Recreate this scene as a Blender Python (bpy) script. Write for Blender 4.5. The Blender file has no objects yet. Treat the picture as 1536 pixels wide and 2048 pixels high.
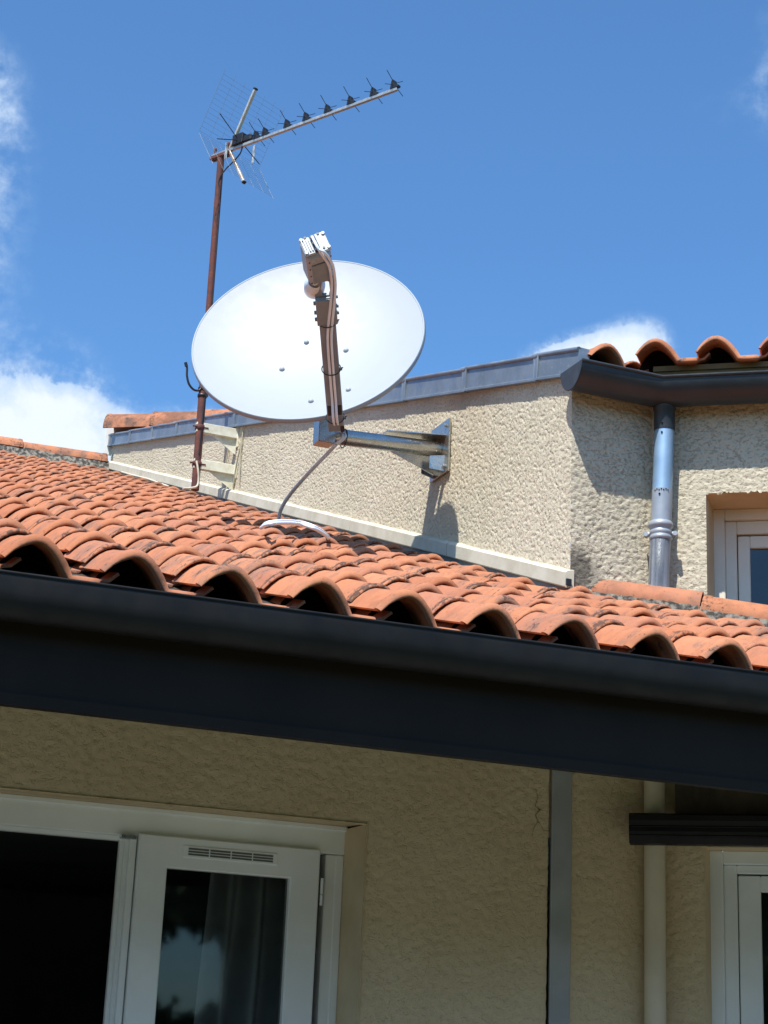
import bpy, math, random
import numpy as np
from mathutils import Vector, Matrix

random.seed(7)
rng = np.random.default_rng(7)
scene = bpy.context.scene
col = scene.collection

# ------------------------------------------------------------------ camera
F, YAW, PIT, ROL = 3552.9, 0.38602, 0.30691, 0.04416      # focal length in pixels of the 1536x2048 photo
IW, IH = 1536, 2048
c_f = np.array([math.sin(YAW)*math.cos(PIT), math.cos(YAW)*math.cos(PIT), math.sin(PIT)])
_r = np.array([math.cos(YAW), -math.sin(YAW), 0.0]); _u = np.cross(_r, c_f)
c_r = _r*math.cos(ROL)+_u*math.sin(ROL); c_u = -_r*math.sin(ROL)+_u*math.cos(ROL)
cam_d = bpy.data.cameras.new("camera"); cam = bpy.data.objects.new("camera", cam_d); col.objects.link(cam)
cam_d.sensor_fit = 'AUTO'; cam_d.sensor_width = 36.0; cam_d.lens = 36.0*F/IH
cam_d.clip_start = 0.05; cam_d.clip_end = 3000
M = Matrix(((c_r[0], c_u[0], -c_f[0], 0), (c_r[1], c_u[1], -c_f[1], 0), (c_r[2], c_u[2], -c_f[2], 0), (0, 0, 0, 1)))
cam.matrix_world = M
scene.camera = cam
scene.render.resolution_x, scene.render.resolution_y = 768, 1024

# ------------------------------------------------------------------ sun, sky, exposure
L = np.array([.42, .40, -1.0]); L /= np.linalg.norm(L)     # travel direction of the sunlight
S = -L
sun_d = bpy.data.lights.new("sun", 'SUN'); sun_d.energy = 4.6; sun_d.angle = math.radians(0.53); sun_d.color = (1.0, .955, .88)
sun = bpy.data.objects.new("sun", sun_d); col.objects.link(sun)
sun.rotation_euler = Vector(L).to_track_quat('-Z', 'Y').to_euler()
scene.view_settings.view_transform = 'Standard'; scene.view_settings.look = 'None'
scene.view_settings.exposure = 0.62; scene.view_settings.gamma = 1.0

world = bpy.data.worlds.new("World"); scene.world = world; world.use_nodes = True


def ray(px, py):
    """direction from the camera (at the origin) through a photo pixel"""
    d = c_f*F + c_r*(px-IW/2) - c_u*(py-IH/2)
    return d/np.linalg.norm(d)


class NT:
    """small node helper"""
    def __init__(self, tree):
        self.t = tree; self.n = tree.nodes; self.l = tree.links
    def node(self, typ, **kw):
        n = self.n.new(typ)
        for k, v in kw.items():
            setattr(n, k, v)
        return n
    def put(self, sock, v):
        if hasattr(v, 'is_output') or isinstance(v, bpy.types.NodeSocket):
            self.l.new(v, sock)
        else:
            if isinstance(v, (tuple, list)) and len(v) == 3 and sock.type == 'RGBA':
                v = (*v, 1)
            sock.default_value = v
    def math(self, op, a, b=None, c=None, clamp=False):
        n = self.node('ShaderNodeMath', operation=op); n.use_clamp = clamp
        self.put(n.inputs[0], a)
        if b is not None: self.put(n.inputs[1], b)
        if c is not None: self.put(n.inputs[2], c)
        return n.outputs[0]
    def vmath(self, op, a, b=None):
        n = self.node('ShaderNodeVectorMath', operation=op)
        self.put(n.inputs[0], a)
        if b is not None: self.put(n.inputs[1], b)
        return n.outputs['Value'] if op in ('LENGTH', 'DISTANCE', 'DOT_PRODUCT') else n.outputs[0]
    def mix(self, f, a, b, blend='MIX'):
        n = self.node('ShaderNodeMix', data_type='RGBA', blend_type=blend)
        self.put(n.inputs[0], f); self.put(n.inputs[6], a); self.put(n.inputs[7], b)
        return n.outputs[2]
    def noise(self, vec, scale, detail=4, rough=.55, dist=0.0):
        n = self.node('ShaderNodeTexNoise'); n.inputs['Scale'].default_value = scale
        n.inputs['Detail'].default_value = detail; n.inputs['Roughness'].default_value = rough
        n.inputs['Distortion'].default_value = dist
        if vec is not None: self.l.new(vec, n.inputs['Vector'])
        return n.outputs['Fac']
    def ramp(self, v, a, b, lo=0.0, hi=1.0, smooth=True):
        n = self.node('ShaderNodeMapRange'); n.interpolation_type = 'SMOOTHSTEP' if smooth else 'LINEAR'
        self.put(n.inputs['Value'], v)
        n.inputs['From Min'].default_value = a; n.inputs['From Max'].default_value = b
        n.inputs['To Min'].default_value = lo; n.inputs['To Max'].default_value = hi
        return n.outputs[0]


def build_world():
    w = NT(world.node_tree)
    for n in list(w.n): w.n.remove(n)
    out = w.node('ShaderNodeOutputWorld'); bg = w.node('ShaderNodeBackground')
    sky = w.node('ShaderNodeTexSky', sky_type='NISHITA'); sky.sun_disc = False
    sky.sun_elevation = math.asin(S[2]); sky.sun_rotation = math.atan2(S[0], S[1])
    sky.altitude = 100; sky.air_density = 1.0; sky.dust_density = .9; sky.ozone_density = 2.5
    tc = w.node('ShaderNodeTexCoord'); v = w.vmath('NORMALIZE', tc.outputs['Generated'])
    skyc = w.mix(1.0, sky.outputs[0], (.84, 1.31, 1.65), 'MULTIPLY')
    # cumulus banks: soft bodies placed by direction, broken up with fractal noise
    nz = w.noise(v, 17.0, 7, .6, .3); nz2 = w.noise(v, 48.0, 6, .62, .2)
    nn = w.math('ADD', w.math('MULTIPLY', w.math('SUBTRACT', nz, .5), .9), w.math('MULTIPLY', w.math('SUBTRACT', nz2, .5), 1.0))
    nn = w.math('ADD', nn, w.math('MULTIPLY', w.math('SUBTRACT', w.noise(v, 130.0, 5, .6), .5), .5))
    total = None
    #        px    py   rx(px) ry(px) strength
    blobs = [(60, 905, 150, 92, 1.25), (-90, 880, 130, 90, .7), (170, 925, 95, 95, .95), (95, 815, 60, 36, .5), (-15, 290, 75, 130, .30), (-25, 170, 50, 80, .26),
             (-60, 580, 120, 240, .22), (130, 720, 80, 60, .20), (1268, 706, 50, 46, 1.4), (1125, 722, 56, 30, 1.2), (1195, 704, 56, 32, 1.0), (385, 850, 56, 30, .75), (1560, 130, 60, 130, .24),
             (1440, 220, 160, 60, .13), (-900, 900, 500, 250, 1.0), (2300, 700, 420, 200, 1.0)]
    for px, py, rx, ry, s in blobs:
        d = ray(px, py); ez = np.array([0, 0, 1])-d*d[2]; ez /= np.linalg.norm(ez); ex = np.cross(d, ez)
        dv = w.vmath('SUBTRACT', v, tuple(d))
        a = w.math('DIVIDE', w.vmath('DOT_PRODUCT', dv, tuple(ex)), rx/F)
        b = w.math('DIVIDE', w.vmath('DOT_PRODUCT', dv, tuple(ez)), ry/F)
        r2 = w.math('ADD', w.math('MULTIPLY', a, a), w.math('MULTIPLY', b, b))
        front = w.math('GREATER_THAN', w.vmath('DOT_PRODUCT', v, tuple(d)), .2)
        g = w.math('MULTIPLY', w.math('MULTIPLY', w.math('EXPONENT', w.math('MULTIPLY', r2, -.72)), s), front)
        total = g if total is None else w.math('ADD', total, g)
    dens = w.math('ADD', total, w.math('MULTIPLY', nn, w.ramp(total, .02, .4)))
    mask = w.math('ADD', w.math('MULTIPLY', w.ramp(dens, .36, .54), w.ramp(total, .35, .8)), w.math('MULTIPLY', w.ramp(dens, .10, .8), w.math('SUBTRACT', 1.0, w.ramp(total, .35, .8))), clamp=True)
    cloud = w.mix(w.ramp(w.math('ADD', dens, w.math('MULTIPLY', w.math('SUBTRACT', nz2, .5), 1.6)), .3, 1.6), (4.6, 6.0, 8.0), (7.2, 7.9, 8.8))
    colr = w.mix(mask, skyc, cloud)
    w.l.new(colr, bg.inputs['Color']); bg.inputs['Strength'].default_value = .082
    w.l.new(bg.outputs[0], out.inputs[0])
build_world()

# ------------------------------------------------------------------ place constants (camera at the origin, metres)
GZ = -1.6                                   # ground level
X0, Y0, Z0, TW = 0.99884, 4.73749, 1.28885, .28   # low eave: tile foot 0, tile pitch
S1, S2 = .36104, .27729                     # pitch of low and tall roof
XG, YC = 3.67457, 6.78882                   # gable wall plane / facade plane
ZB1, ZZ = 2.18946, 3.13403                  # base band top and rake bottom at the gable corner
YJ, SP = 8.76408, .82346                    # rake joint spacing
YF = 16.15                                  # back end of the gable wall
XC = 4.10                                   # concave corner
PHI = math.radians(36)
D = np.array([math.cos(PHI), -math.sin(PHI), 0.0]); N = np.array([-math.sin(PHI), -math.cos(PHI), 0.0])
CC = np.array([XC, YC, 0.0])
EX, EY, EZ = np.eye(3)


def R(s, off, z): return CC + D*s + N*off + EZ*z
def onX(px, py, x): d = ray(px, py); return d*(x/d[0])
def onY(px, py, y): d = ray(px, py); return d*(y/d[1])
def roof_z(y): return Z0 + S1*(y-Y0)


# ------------------------------------------------------------------ mesh helpers
def nrm(v): v = np.asarray(v, float); return v/np.linalg.norm(v)


class MB:
    def __init__(self): self.v = []; self.f = []; self.sm = []; self.uv = {}; self.tint = []
    def add(self, vs, fs, smooth=False, tint=0.0, uv=None):
        b = len(self.v); self.v.extend([tuple(map(float, p)) for p in vs])
        self.f.extend([tuple(b+i for i in q) for q in fs]); self.sm.extend([smooth]*len(fs))
        self.tint.extend([tint]*len(vs))
        if uv is not None:
            for i, q in enumerate(uv): self.uv[b+i] = q
        return self
    def box(self, c, ax, ay, az, hx, hy, hz):
        c = np.asarray(c, float); vs = [c+ax*hx*i+ay*hy*j+az*hz*k for i in (-1, 1) for j in (-1, 1) for k in (-1, 1)]
        return self.add(vs, [(0, 1, 3, 2), (4, 6, 7, 5), (0, 4, 5, 1), (2, 3, 7, 6), (0, 2, 6, 4), (1, 5, 7, 3)])
    def bbox(self, c, ax, ay, az, hx, hy, hz, b=.004):
        """box with chamfered long edges round the ax axis and at the ends"""
        c = np.asarray(c, float); prof = [(-hy+b, -hz), (hy-b, -hz), (hy, -hz+b), (hy, hz-b), (hy-b, hz), (-hy+b, hz), (-hy, hz-b), (-hy, -hz+b)]
        rings = []
        for x, k in ((-hx, b), (-hx+b, 0), (hx-b, 0), (hx, b)):
            sy, sz = (hy-k)/hy, (hz-k)/hz
            rings.append([c+ax*x+ay*p*sy+az*q*sz for p, q in prof])
        return self.loft(rings, closed=True, caps=True)
    def loft(self, rings, closed=True, caps=False, smooth=False, tint=0.0):
        n = len(rings[0]); vs = [p for r_ in rings for p in r_]; fs = []
        for i in range(len(rings)-1):
            for j in range(n if closed else n-1):
                k = (j+1) % n; fs.append((i*n+j, i*n+k, (i+1)*n+k, (i+1)*n+j))
        b = len(self.v); self.add(vs, fs, smooth, tint)
        if caps:
            self.add(list(rings[0]), [tuple(reversed(range(n)))], False, tint); self.add(list(rings[-1]), [tuple(range(n))], False, tint)
        return self
    def tube(self, pts, r, seg=10, caps=True, r_end=None, smooth=True):
        pts = [np.asarray(p, float) for p in pts]; rings = []; up = None
        for i, p in enumerate(pts):
            t = nrm((pts[min(i+1, len(pts)-1)]-pts[max(i-1, 0)]))
            if up is None: up = nrm(np.cross(t, EX if abs(t[0]) < .8 else EY))
            up = nrm(up - t*(up@t)); w_ = np.cross(t, up)
            rr = r if r_end is None else r+(r_end-r)*i/(len(pts)-1)
            rings.append([p+(up*math.cos(a)+w_*math.sin(a))*rr for a in np.linspace(0, 2*math.pi, seg, endpoint=False)])
        return self.loft(rings, True, caps, smooth)
    def extrude(self, prof, o, a, b, d0, d1, dirn, caps=True, smooth=False):
        """profile (list of (p,q)) in the a,b plane swept from o+dirn*d0 to o+dirn*d1"""
        o = np.asarray(o, float)
        return self.loft([[o+a*p+b*q+dirn*t for p, q in prof] for t in (d0, d1)], True, caps, smooth)
    def strip(self, prof, o, a, b, ds, dirn, smooth=True):
        o = np.asarray(o, float); return self.loft([[o+a*p+b*q+dirn*t for p, q in prof] for t in ds], False, False, smooth)
    def lathe(self, prof, c, axis, seg=24, smooth=True):
        axis = nrm(axis); a = nrm(np.cross(axis, EX if abs(axis[0]) < .8 else EY)); b = np.cross(axis, a); c = np.asarray(c, float)
        return self.loft([[c+axis*h+(a*math.cos(t)+b*math.sin(t))*r_ for t in np.linspace(0, 2*math.pi, seg, endpoint=False)] for r_, h in prof], True, False, smooth)
    def build(self, name, mat, parent=None):
        off = np.zeros(3); p = parent
        while p is not None: off = off+np.array(p.location); p = p.parent
        me = bpy.data.meshes.new(name); me.from_pydata([tuple(np.array(q)-off) for q in self.v], [], self.f)
        me.polygons.foreach_set('use_smooth', self.sm)
        if any(self.tint):
            at = me.attributes.new('tint', 'FLOAT', 'POINT'); at.data.foreach_set('value', self.tint)
        if self.uv:
            at = me.attributes.new('tuv', 'FLOAT_VECTOR', 'POINT'); arr = np.zeros((len(self.v), 3))
            for k, q in self.uv.items(): arr[k] = q
            at.data.foreach_set('vector', arr.ravel())
        me.materials.append(mat); me.validate(); me.update()
        o = bpy.data.objects.new(name, me); col.objects.link(o)
        if parent is not None: o.parent = parent
        return o


def thing(name, loc, label, cat, group=None):
    o = bpy.data.objects.new(name, None); col.objects.link(o); o.location = tuple(map(float, loc)); o.empty_display_size = .2
    o['label'] = label; o['category'] = cat
    if group: o['group'] = group
    return o


def tag(o, label=None, cat=None, group=None, kind=None):
    if label: o['label'] = label
    if cat: o['category'] = cat
    if group: o['group'] = group
    if kind: o['kind'] = kind
    return o


# ------------------------------------------------------------------ numpy gradient noise for the roughcast
_perm = rng.permutation(256); _perm = np.concatenate([_perm, _perm, _perm]); _g = rng.normal(size=(256, 2)); _g /= np.linalg.norm(_g, axis=1)[:, None]


def pnoise(x, y):
    xi = np.floor(x).astype(int); yi = np.floor(y).astype(int); xf = x-xi; yf = y-yi
    def g(ix, iy, dx, dy): h = _g[_perm[_perm[ix & 255]+(iy & 255)]]; return h[..., 0]*dx+h[..., 1]*dy
    uu = xf**3*(xf*(xf*6-15)+10); vv = yf**3*(yf*(yf*6-15)+10)
    a = g(xi, yi, xf, yf)*(1-uu)+g(xi+1, yi, xf-1, yf)*uu; b = g(xi, yi+1, xf, yf-1)*(1-uu)+g(xi+1, yi+1, xf-1, yf-1)*uu
    return (a*(1-vv)+b*vv)*1.5


def roughcast(a, b, fx=30., fy=30., soft=.5):
    """flattened plaster: level plateaus broken by pits"""
    wa = a+.012*pnoise(a*18+5, b*18+9); wb = b+.012*pnoise(a*18+50, b*18+31)
    n = pnoise(wa*fx, wb*fy)+.6*pnoise(wa*fx*1.9+7, wb*fy*1.9+3)+.3*pnoise(wa*fx*3.7+1, wb*fy*3.7+13)
    h = np.clip(n*1.7+soft, 0, 1); h = h*h*(3-2*h)
    return h + .25*pnoise(a*6+3, b*6+8) + .22*pnoise(a*48+2, b*48) + .12*pnoise(a*100, b*100)


def wall_grid(mb, us, vs, posf, normal, amp, fx=30., fy=30., soft=.5, hole=None, fade=None, edge=None):
    """us, vs parameter arrays; posf(u,v)->(P array[...,3], noise coords a,b)"""
    U, V = np.meshgrid(us, vs, indexing='ij'); P, a, b = posf(U, V)
    h = roughcast(a, b, fx, fy, soft)*amp
    if fade is not None: h = h*fade(a, b)
    nv_ = np.asarray(normal, float)
    if edge is not None:                                  # share one corner line between two walls
        k = np.clip(1-np.abs(edge[0](U)-edge[1])/.03, 0, 1)[..., None]; nv_ = nv_*(1-k)+np.asarray(edge[2])*k
    P = P+h[..., None]*nv_
    nu, nv = U.shape; idx = np.arange(nu*nv).reshape(nu, nv)
    q = np.stack([idx[:-1, :-1], idx[1:, :-1], idx[1:, 1:], idx[:-1, 1:]], -1).reshape(-1, 4)
    if hole is not None:
        ca = (a[:-1, :-1]+a[1:, 1:])/2; cb = (b[:-1, :-1]+b[1:, 1:])/2
        q = q[~hole(ca, cb).ravel()]
    mb.add(P.reshape(-1, 3), [tuple(map(int, x)) for x in q], True)


# ------------------------------------------------------------------ materials
def mat(name, base, rough=.6, metal=0.0, spec=None, fn=None):
    m = bpy.data.materials.new(name); m.use_nodes = True; t = NT(m.node_tree); p = t.n['Principled BSDF']
    p.inputs['Base Color'].default_value = (*base, 1); p.inputs['Roughness'].default_value = rough; p.inputs['Metallic'].default_value = metal
    if spec is not None: p.inputs['Specular IOR Level'].default_value = spec
    if fn: fn(t, p)
    return m


def obj_coord(t):
    return t.node('ShaderNodeNewGeometry').outputs['Position']


def bump(t, p, h, strength, dist):
    b = t.node('ShaderNodeBump'); b.inputs['Strength'].default_value = strength; b.inputs['Distance'].default_value = dist
    t.l.new(h, b.inputs['Height']); t.l.new(b.outputs[0], p.inputs['Normal'])


def vary(c1, c2, scale, detail=5, lo=.35, hi=.65, bmp=None, bscale=200, rv=None):
    def fn(t, p):
        g = obj_coord(t); n = t.noise(g, scale, detail)
        t.put(p.inputs['Base Color'], t.mix(t.ramp(n, lo, hi), c1, c2))
        if bmp: bump(t, p, t.noise(g, bscale, 4), bmp, .003)
        if rv: t.put(p.inputs['Roughness'], t.ramp(t.noise(g, scale*3, 3), .3, .7, rv[0], rv[1]))
    return fn


def f_plaster(c1, c2, dirt, sc, pit, ani=1.0, streak=None, bs=.75, stain=None):
    def fn(t, p):
        g = obj_coord(t)
        mp = t.node('ShaderNodeMapping'); mp.inputs['Scale'].default_value = (1, 1, ani); t.l.new(g, mp.inputs['Vector']); gv = mp.outputs[0]
        base = t.mix(t.ramp(t.noise(g, 1.6, 5), .3, .7), c1, c2)
        n1 = t.noise(gv, sc, 3, .55, .5); n2 = t.noise(gv, sc*1.9, 3, .6)
        pn_ = t.math('ADD', n1, t.math('MULTIPLY', t.math('SUBTRACT', t.noise(g, sc*.16, 3), .5), .22))      # pits come in patches
        pits = t.math('MAXIMUM', t.ramp(pn_, .46, .34), t.math('MULTIPLY', t.ramp(n2, .42, .30), .6))
        base = t.mix(t.math('MULTIPLY', pits, pit), base, (c1[0]*.5, c1[1]*.47, c1[2]*.42))
        base = t.mix(t.math('MULTIPLY', t.ramp(t.noise(g, .8, 6, .7), .52, .72), .35), base, dirt)
        if streak:
            sm = t.node('ShaderNodeMapping'); sm.inputs['Scale'].default_value = (9, 9, .7); t.l.new(g, sm.inputs['Vector'])
            base = t.mix(t.math('MULTIPLY', t.ramp(t.noise(sm.outputs[0], 1.6, 5, .65), .55, .75), streak), base, dirt)
        if stain is not None:                     # black growth with a shape of its own
            dd = t.math('ADD', t.vmath('DISTANCE', g, stain), t.math('MULTIPLY', t.math('SUBTRACT', t.noise(g, 30, 5, .7), .5), .16))
            base = t.mix(t.math('MULTIPLY', t.ramp(dd, .15, .05), .8), base, (.06, .055, .05))
        t.put(p.inputs['Base Color'], base)
        hgt = t.math('SUBTRACT', t.math('ADD', t.math('MULTIPLY', t.noise(g, 240, 4, .6), .35), t.math('MULTIPLY', n2, .35)), pits)
        bump(t, p, hgt, bs, .0055)
    return fn


def f_tile(t, p):
    g = obj_coord(t)
    at = t.node('ShaderNodeAttribute', attribute_name='tint'); uvn = t.node('ShaderNodeAttribute', attribute_name='tuv')
    sep = t.node('ShaderNodeSeparateXYZ'); t.l.new(uvn.outputs['Vector'], sep.inputs[0])
    uu, vv, kk = sep.outputs
    tint = at.outputs['Fac']
    base = t.mix(tint, (.40, .148, .071), (.50, .210, .108))
    base = t.mix(t.ramp(t.math('FRACT', t.math('MULTIPLY', tint, 7.31)), .55, 1.0, 0, .6), base, (.38, .165, .105))
    base = t.mix(t.math('MULTIPLY', t.ramp(t.noise(g, 14, 6, .62), .4, .72), .45), base, (.27, .10, .056))
    base = t.mix(t.math('MULTIPLY', t.ramp(t.noise(g, 60, 5, .6), .55, .8), .4), base, (.52, .25, .135))
    # weathered grey film on some tiles
    film = t.math('MULTIPLY', t.ramp(t.noise(g, 7.5, 6, .70), .46, .62), t.ramp(t.math('FRACT', t.math('MULTIPLY', tint, 3.17)), .15, .9, .2, .75))
    base = t.mix(film, base, (.235, .135, .10))
    smap = t.node('ShaderNodeMapping'); smap.inputs['Scale'].default_value = (5.5, 1.5, 2.2); t.l.new(g, smap.inputs['Vector'])
    soot = t.math('MULTIPLY', t.ramp(t.noise(smap.outputs[0], 4.2, 7, .72, .4), .52, .74), .40)
    base = t.mix(soot, base, (.15, .092, .068))
    # dark brown patches on the last columns beside the gable
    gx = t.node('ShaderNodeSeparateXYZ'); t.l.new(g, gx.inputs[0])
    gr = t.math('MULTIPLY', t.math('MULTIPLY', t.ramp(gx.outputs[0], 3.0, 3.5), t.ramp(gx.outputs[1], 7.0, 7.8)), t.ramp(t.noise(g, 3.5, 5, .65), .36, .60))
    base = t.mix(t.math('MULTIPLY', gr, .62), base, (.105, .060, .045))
    # black lichen: strongest just behind and on the front rims of the thin courses
    rim = t.ramp(vv, .30, .0)
    rimw = t.math('MULTIPLY', rim, kk)
    li = t.ramp(t.math('ADD', t.noise(g, 55, 6, .7), t.math('MULTIPLY', rimw, .33)), .60, .74)
    sm = t.math('MULTIPLY', t.ramp(t.math('ADD', t.noise(g, 26, 6, .72, .6), t.math('MULTIPLY', film, .18)), .62, .75), .8)
    base = t.mix(t.math('MAXIMUM', t.math('MULTIPLY', li, .85), sm), base, (.052, .04, .033))
    # a few spots of yellow lichen
    yl = t.math('MULTIPLY', t.ramp(t.noise(g, 11, 4, .6), .70, .78), t.ramp(t.noise(g, 120, 4), .45, .6))
    base = t.mix(yl, base, (.55, .36, .03))
    t.put(p.inputs['Base Color'], base)
    bump(t, p, t.math('ADD', t.noise(g, 90, 6, .7), t.math('MULTIPLY', t.noise(g, 500, 3), .4)), .35, .004)


def f_zinc(t, p):
    g = obj_coord(t)
    base = t.mix(t.ramp(t.noise(g, 4, 6, .65), .35, .65), (.20, .245, .29), (.28, .325, .37))
    base = t.mix(t.math('MULTIPLY', t.ramp(t.noise(g, 35, 5, .7), .55, .72), .5), base, (.42, .44, .45))
    t.put(p.inputs['Base Color'], base)
    t.put(p.inputs['Roughness'], t.ramp(t.noise(g, 18, 4), .3, .7, .38, .6))
    bump(t, p, t.noise(g, 9, 3), .12, .01)


def f_rust(t, p):
    g = obj_coord(t); n = t.noise(g, 14, 6, .7)
    base = t.mix(t.ramp(n, .35, .65), (.155, .045, .030), (.085, .036, .034))
    base = t.mix(t.ramp(t.noise(g, 40, 5, .7), .58, .7), base, (.22, .09, .045))
    t.put(p.inputs['Base Color'], base); bump(t, p, t.noise(g, 160, 5, .7), .4, .002)


def glass(name, tintc, gl=1.0):
    m = bpy.data.materials.new(name); m.use_nodes = True; t = NT(m.node_tree)
    for n in list(t.n): t.n.remove(n)
    out = t.node('ShaderNodeOutputMaterial'); tr = t.node('ShaderNodeBsdfTransparent'); go = t.node('ShaderNodeBsdfGlossy')
    tr.inputs[0].default_value = (*tintc, 1); go.inputs['Roughness'].default_value = .03; go.inputs[0].default_value = (gl, gl, gl, 1)
    fr = t.node('ShaderNodeFresnel'); fr.inputs[0].default_value = 1.52; mx = t.node('ShaderNodeMixShader')
    f2 = t.math('MULTIPLY', fr.outputs[0], 1.35, clamp=True)
    t.l.new(f2, mx.inputs[0]); t.l.new(tr.outputs[0], mx.inputs[1]); t.l.new(go.outputs[0], mx.inputs[2]); t.l.new(mx.outputs[0], out.inputs[0])
    return m


m_plaster = mat('plaster', (.58, .53, .43), .95, spec=.1, fn=f_plaster((.60, .542, .405), (.665, .60, .46), (.44, .385, .28), 95, .45, streak=.28))
m_plaster2 = mat('front_plaster', (.55, .5, .4), .95, spec=.1, fn=f_plaster((.515, .465, .352), (.575, .52, .40), (.39, .34, .25), 62, .45, 1.5, streak=.22, stain=(3.71, 6.78, 2.20)))
m_plaster_smooth = mat('plaster_smooth', (.62, .5, .32), .9, spec=.1, fn=vary((.66, .53, .35), (.58, .45, .28), 4, bmp=.3))
m_porch = mat('porch_plaster', (.6, .5, .33), .95, spec=.1, fn=f_plaster((.62, .49, .305), (.68, .55, .355), (.46, .355, .215), 60, .07, 1.3, streak=.25, bs=.5))
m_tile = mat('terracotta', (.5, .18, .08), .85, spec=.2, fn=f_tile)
m_mortar = mat('mortar', (.16, .145, .12), .95, fn=vary((.24, .22, .18), (.045, .04, .034), 30, lo=.38, hi=.58, bmp=1.0, bscale=75))
m_zinc = mat('weathered_zinc', (.3, .33, .36), .45, .55, fn=f_zinc)
m_lead = mat('grey_lead', (.2, .2, .195), .75, fn=vary((.21, .21, .20), (.15, .15, .145), 8))
m_pipezinc = mat('bright_zinc', (.5, .6, .7), .5, .5, fn=vary((.31, .46, .62), (.26, .39, .53), 6, rv=(.44, .56)))
m_greypipe = mat('grey_pipe', (.28, .32, .37), .45, .2, fn=vary((.27, .31, .36), (.33, .36, .40), 10))
m_anth = mat('anthracite_metal', (.010, .010, .010), .5, spec=.25, fn=vary((.0085, .0085, .0085), (.013, .013, .0128), 5, rv=(.42, .6)))
m_slate = mat('slate_grey_gutter', (.022, .026, .032), .42, fn=vary((.020, .024, .030), (.029, .033, .040), 5, rv=(.34, .5)))
m_fascia = mat('black_fascia', (.013, .011, .010), .6, spec=.2, fn=vary((.0150, .0095, .0058), (.020, .013, .0082), 3, bmp=.1))
m_black = mat('arch_shade_black', (.008, .007, .006), .95, spec=.05)  # near-black that paints in the shade inside the eave arches
m_deck = mat('roof_deck', (.05, .04, .03), .9, fn=vary((.05, .038, .026), (.03, .022, .016), 6))
m_shade_brown = mat('shade_brown', (.08, .055, .035), .75, fn=vary((.09, .062, .038), (.05, .034, .02), 9))  # brown that stands for shade over the lower window
m_ochre = mat('ochre_board', (.4, .25, .1), .8, fn=vary((.22, .12, .042), (.15, .085, .032), 7))
m_joinery = mat('cream_joinery', (.72, .68, .58), .5, fn=vary((.74, .69, .58), (.67, .62, .51), 3, rv=(.4, .6)))
m_horn = mat('feed_plastic', (.66, .76, .84), .3)
m_white = mat('white_joinery', (.72, .74, .70), .45, fn=vary((.86, .88, .86), (.79, .81, .79), 3, rv=(.35, .55)))
m_cream = mat('cream_paint', (.66, .62, .50), .7, fn=vary((.58, .545, .44), (.46, .42, .32), 7, lo=.3, hi=.75, bmp=.3, bscale=90))
m_creampipe = mat('cream_pipe', (.6, .5, .36), .5, fn=vary((.74, .63, .46), (.66, .56, .40), 4))
m_joint = mat('grey_joint_strip', (.3, .3, .29), .55, .2, fn=vary((.36, .36, .35), (.43, .43, .42), 5))
m_dish = mat('dish_paint', (.36, .38, .40), .42, spec=.4, fn=vary((.322, .350, .374), (.319, .347, .371), 5, rv=(.44, .5)))
m_dishback = mat('dish_rim_paint', (.27, .32, .37), .5)
m_galv = mat('galvanised_steel', (.5, .5, .46), .35, .9, fn=vary((.56, .56, .52), (.49, .49, .46), 24, lo=.3, hi=.7, rv=(.25, .36)))
m_boom = mat('grey_boom_paint', (.36, .34, .34), .45, .2, fn=vary((.215, .255, .285), (.185, .22, .25), 9))
m_cast = mat('cast_grey', (.58, .60, .60), .5, .1, fn=vary((.42, .45, .47), (.34, .37, .39), 18, bmp=.15))
m_castd = mat('cast_grey_shell', (.34, .38, .41), .5, .1, fn=vary((.34, .385, .42), (.29, .33, .36), 14, bmp=.15))
m_darkplastic = mat('black_plastic', (.012, .012, .014), .45)
m_slot = mat('vent_shadow', (.13, .13, .12), .8)
m_cable = mat('white_cable', (.60, .55, .53), .5, fn=vary((.76, .83, .90), (.70, .77, .84), 12))
m_rust = mat('rusty_steel', (.14, .05, .03), .85, .15, fn=f_rust)
m_wire = mat('grid_wire', (.22, .23, .24), .5, .3)
m_alu = mat('aluminium', (.55, .54, .50), .38, .7, fn=vary((.58, .57, .52), (.46, .45, .42), 15, rv=(.3, .5)))
m_oldalu = mat('tarnished_aluminium', (.5, .4, .3), .45, .45, fn=vary((.50, .34, .22), (.56, .53, .48), 9, lo=.4, hi=.6))
m_bracket = mat('cream_bracket', (.66, .65, .52), .55, fn=vary((.70, .69, .56), (.54, .50, .36), 14, lo=.35, hi=.7))
m_curtain = mat('curtain_cloth', (.55, .54, .58), .9, fn=vary((.34, .33, .35), (.29, .28, .30), 8))
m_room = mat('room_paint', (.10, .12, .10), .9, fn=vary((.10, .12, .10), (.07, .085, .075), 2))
m_glass = glass('window_glass', (.80, .86, .84))
m_lens = glass('feed_lens', (.75, .78, .80))


def f_grass(t, p):
    g = obj_coord(t); n = t.noise(g, 3, 6, .7)
    t.put(p.inputs['Base Color'], t.mix(t.ramp(n, .3, .7), (.045, .075, .018), (.09, .11, .035)))
    bump(t, p, t.noise(g, 40, 5), .8, .04)
m_ground = mat('garden_grass', (.06, .09, .03), .95, fn=f_grass)
m_terrace = mat('terrace_paving', (.3, .28, .25), .9, fn=vary((.20, .19, .165), (.14, .135, .12), 5, bmp=.3))
m_leaf = mat('hedge_leaf', (.03, .05, .015), .7, fn=vary((.03, .05, .014), (.05, .075, .022), 3))

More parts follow.
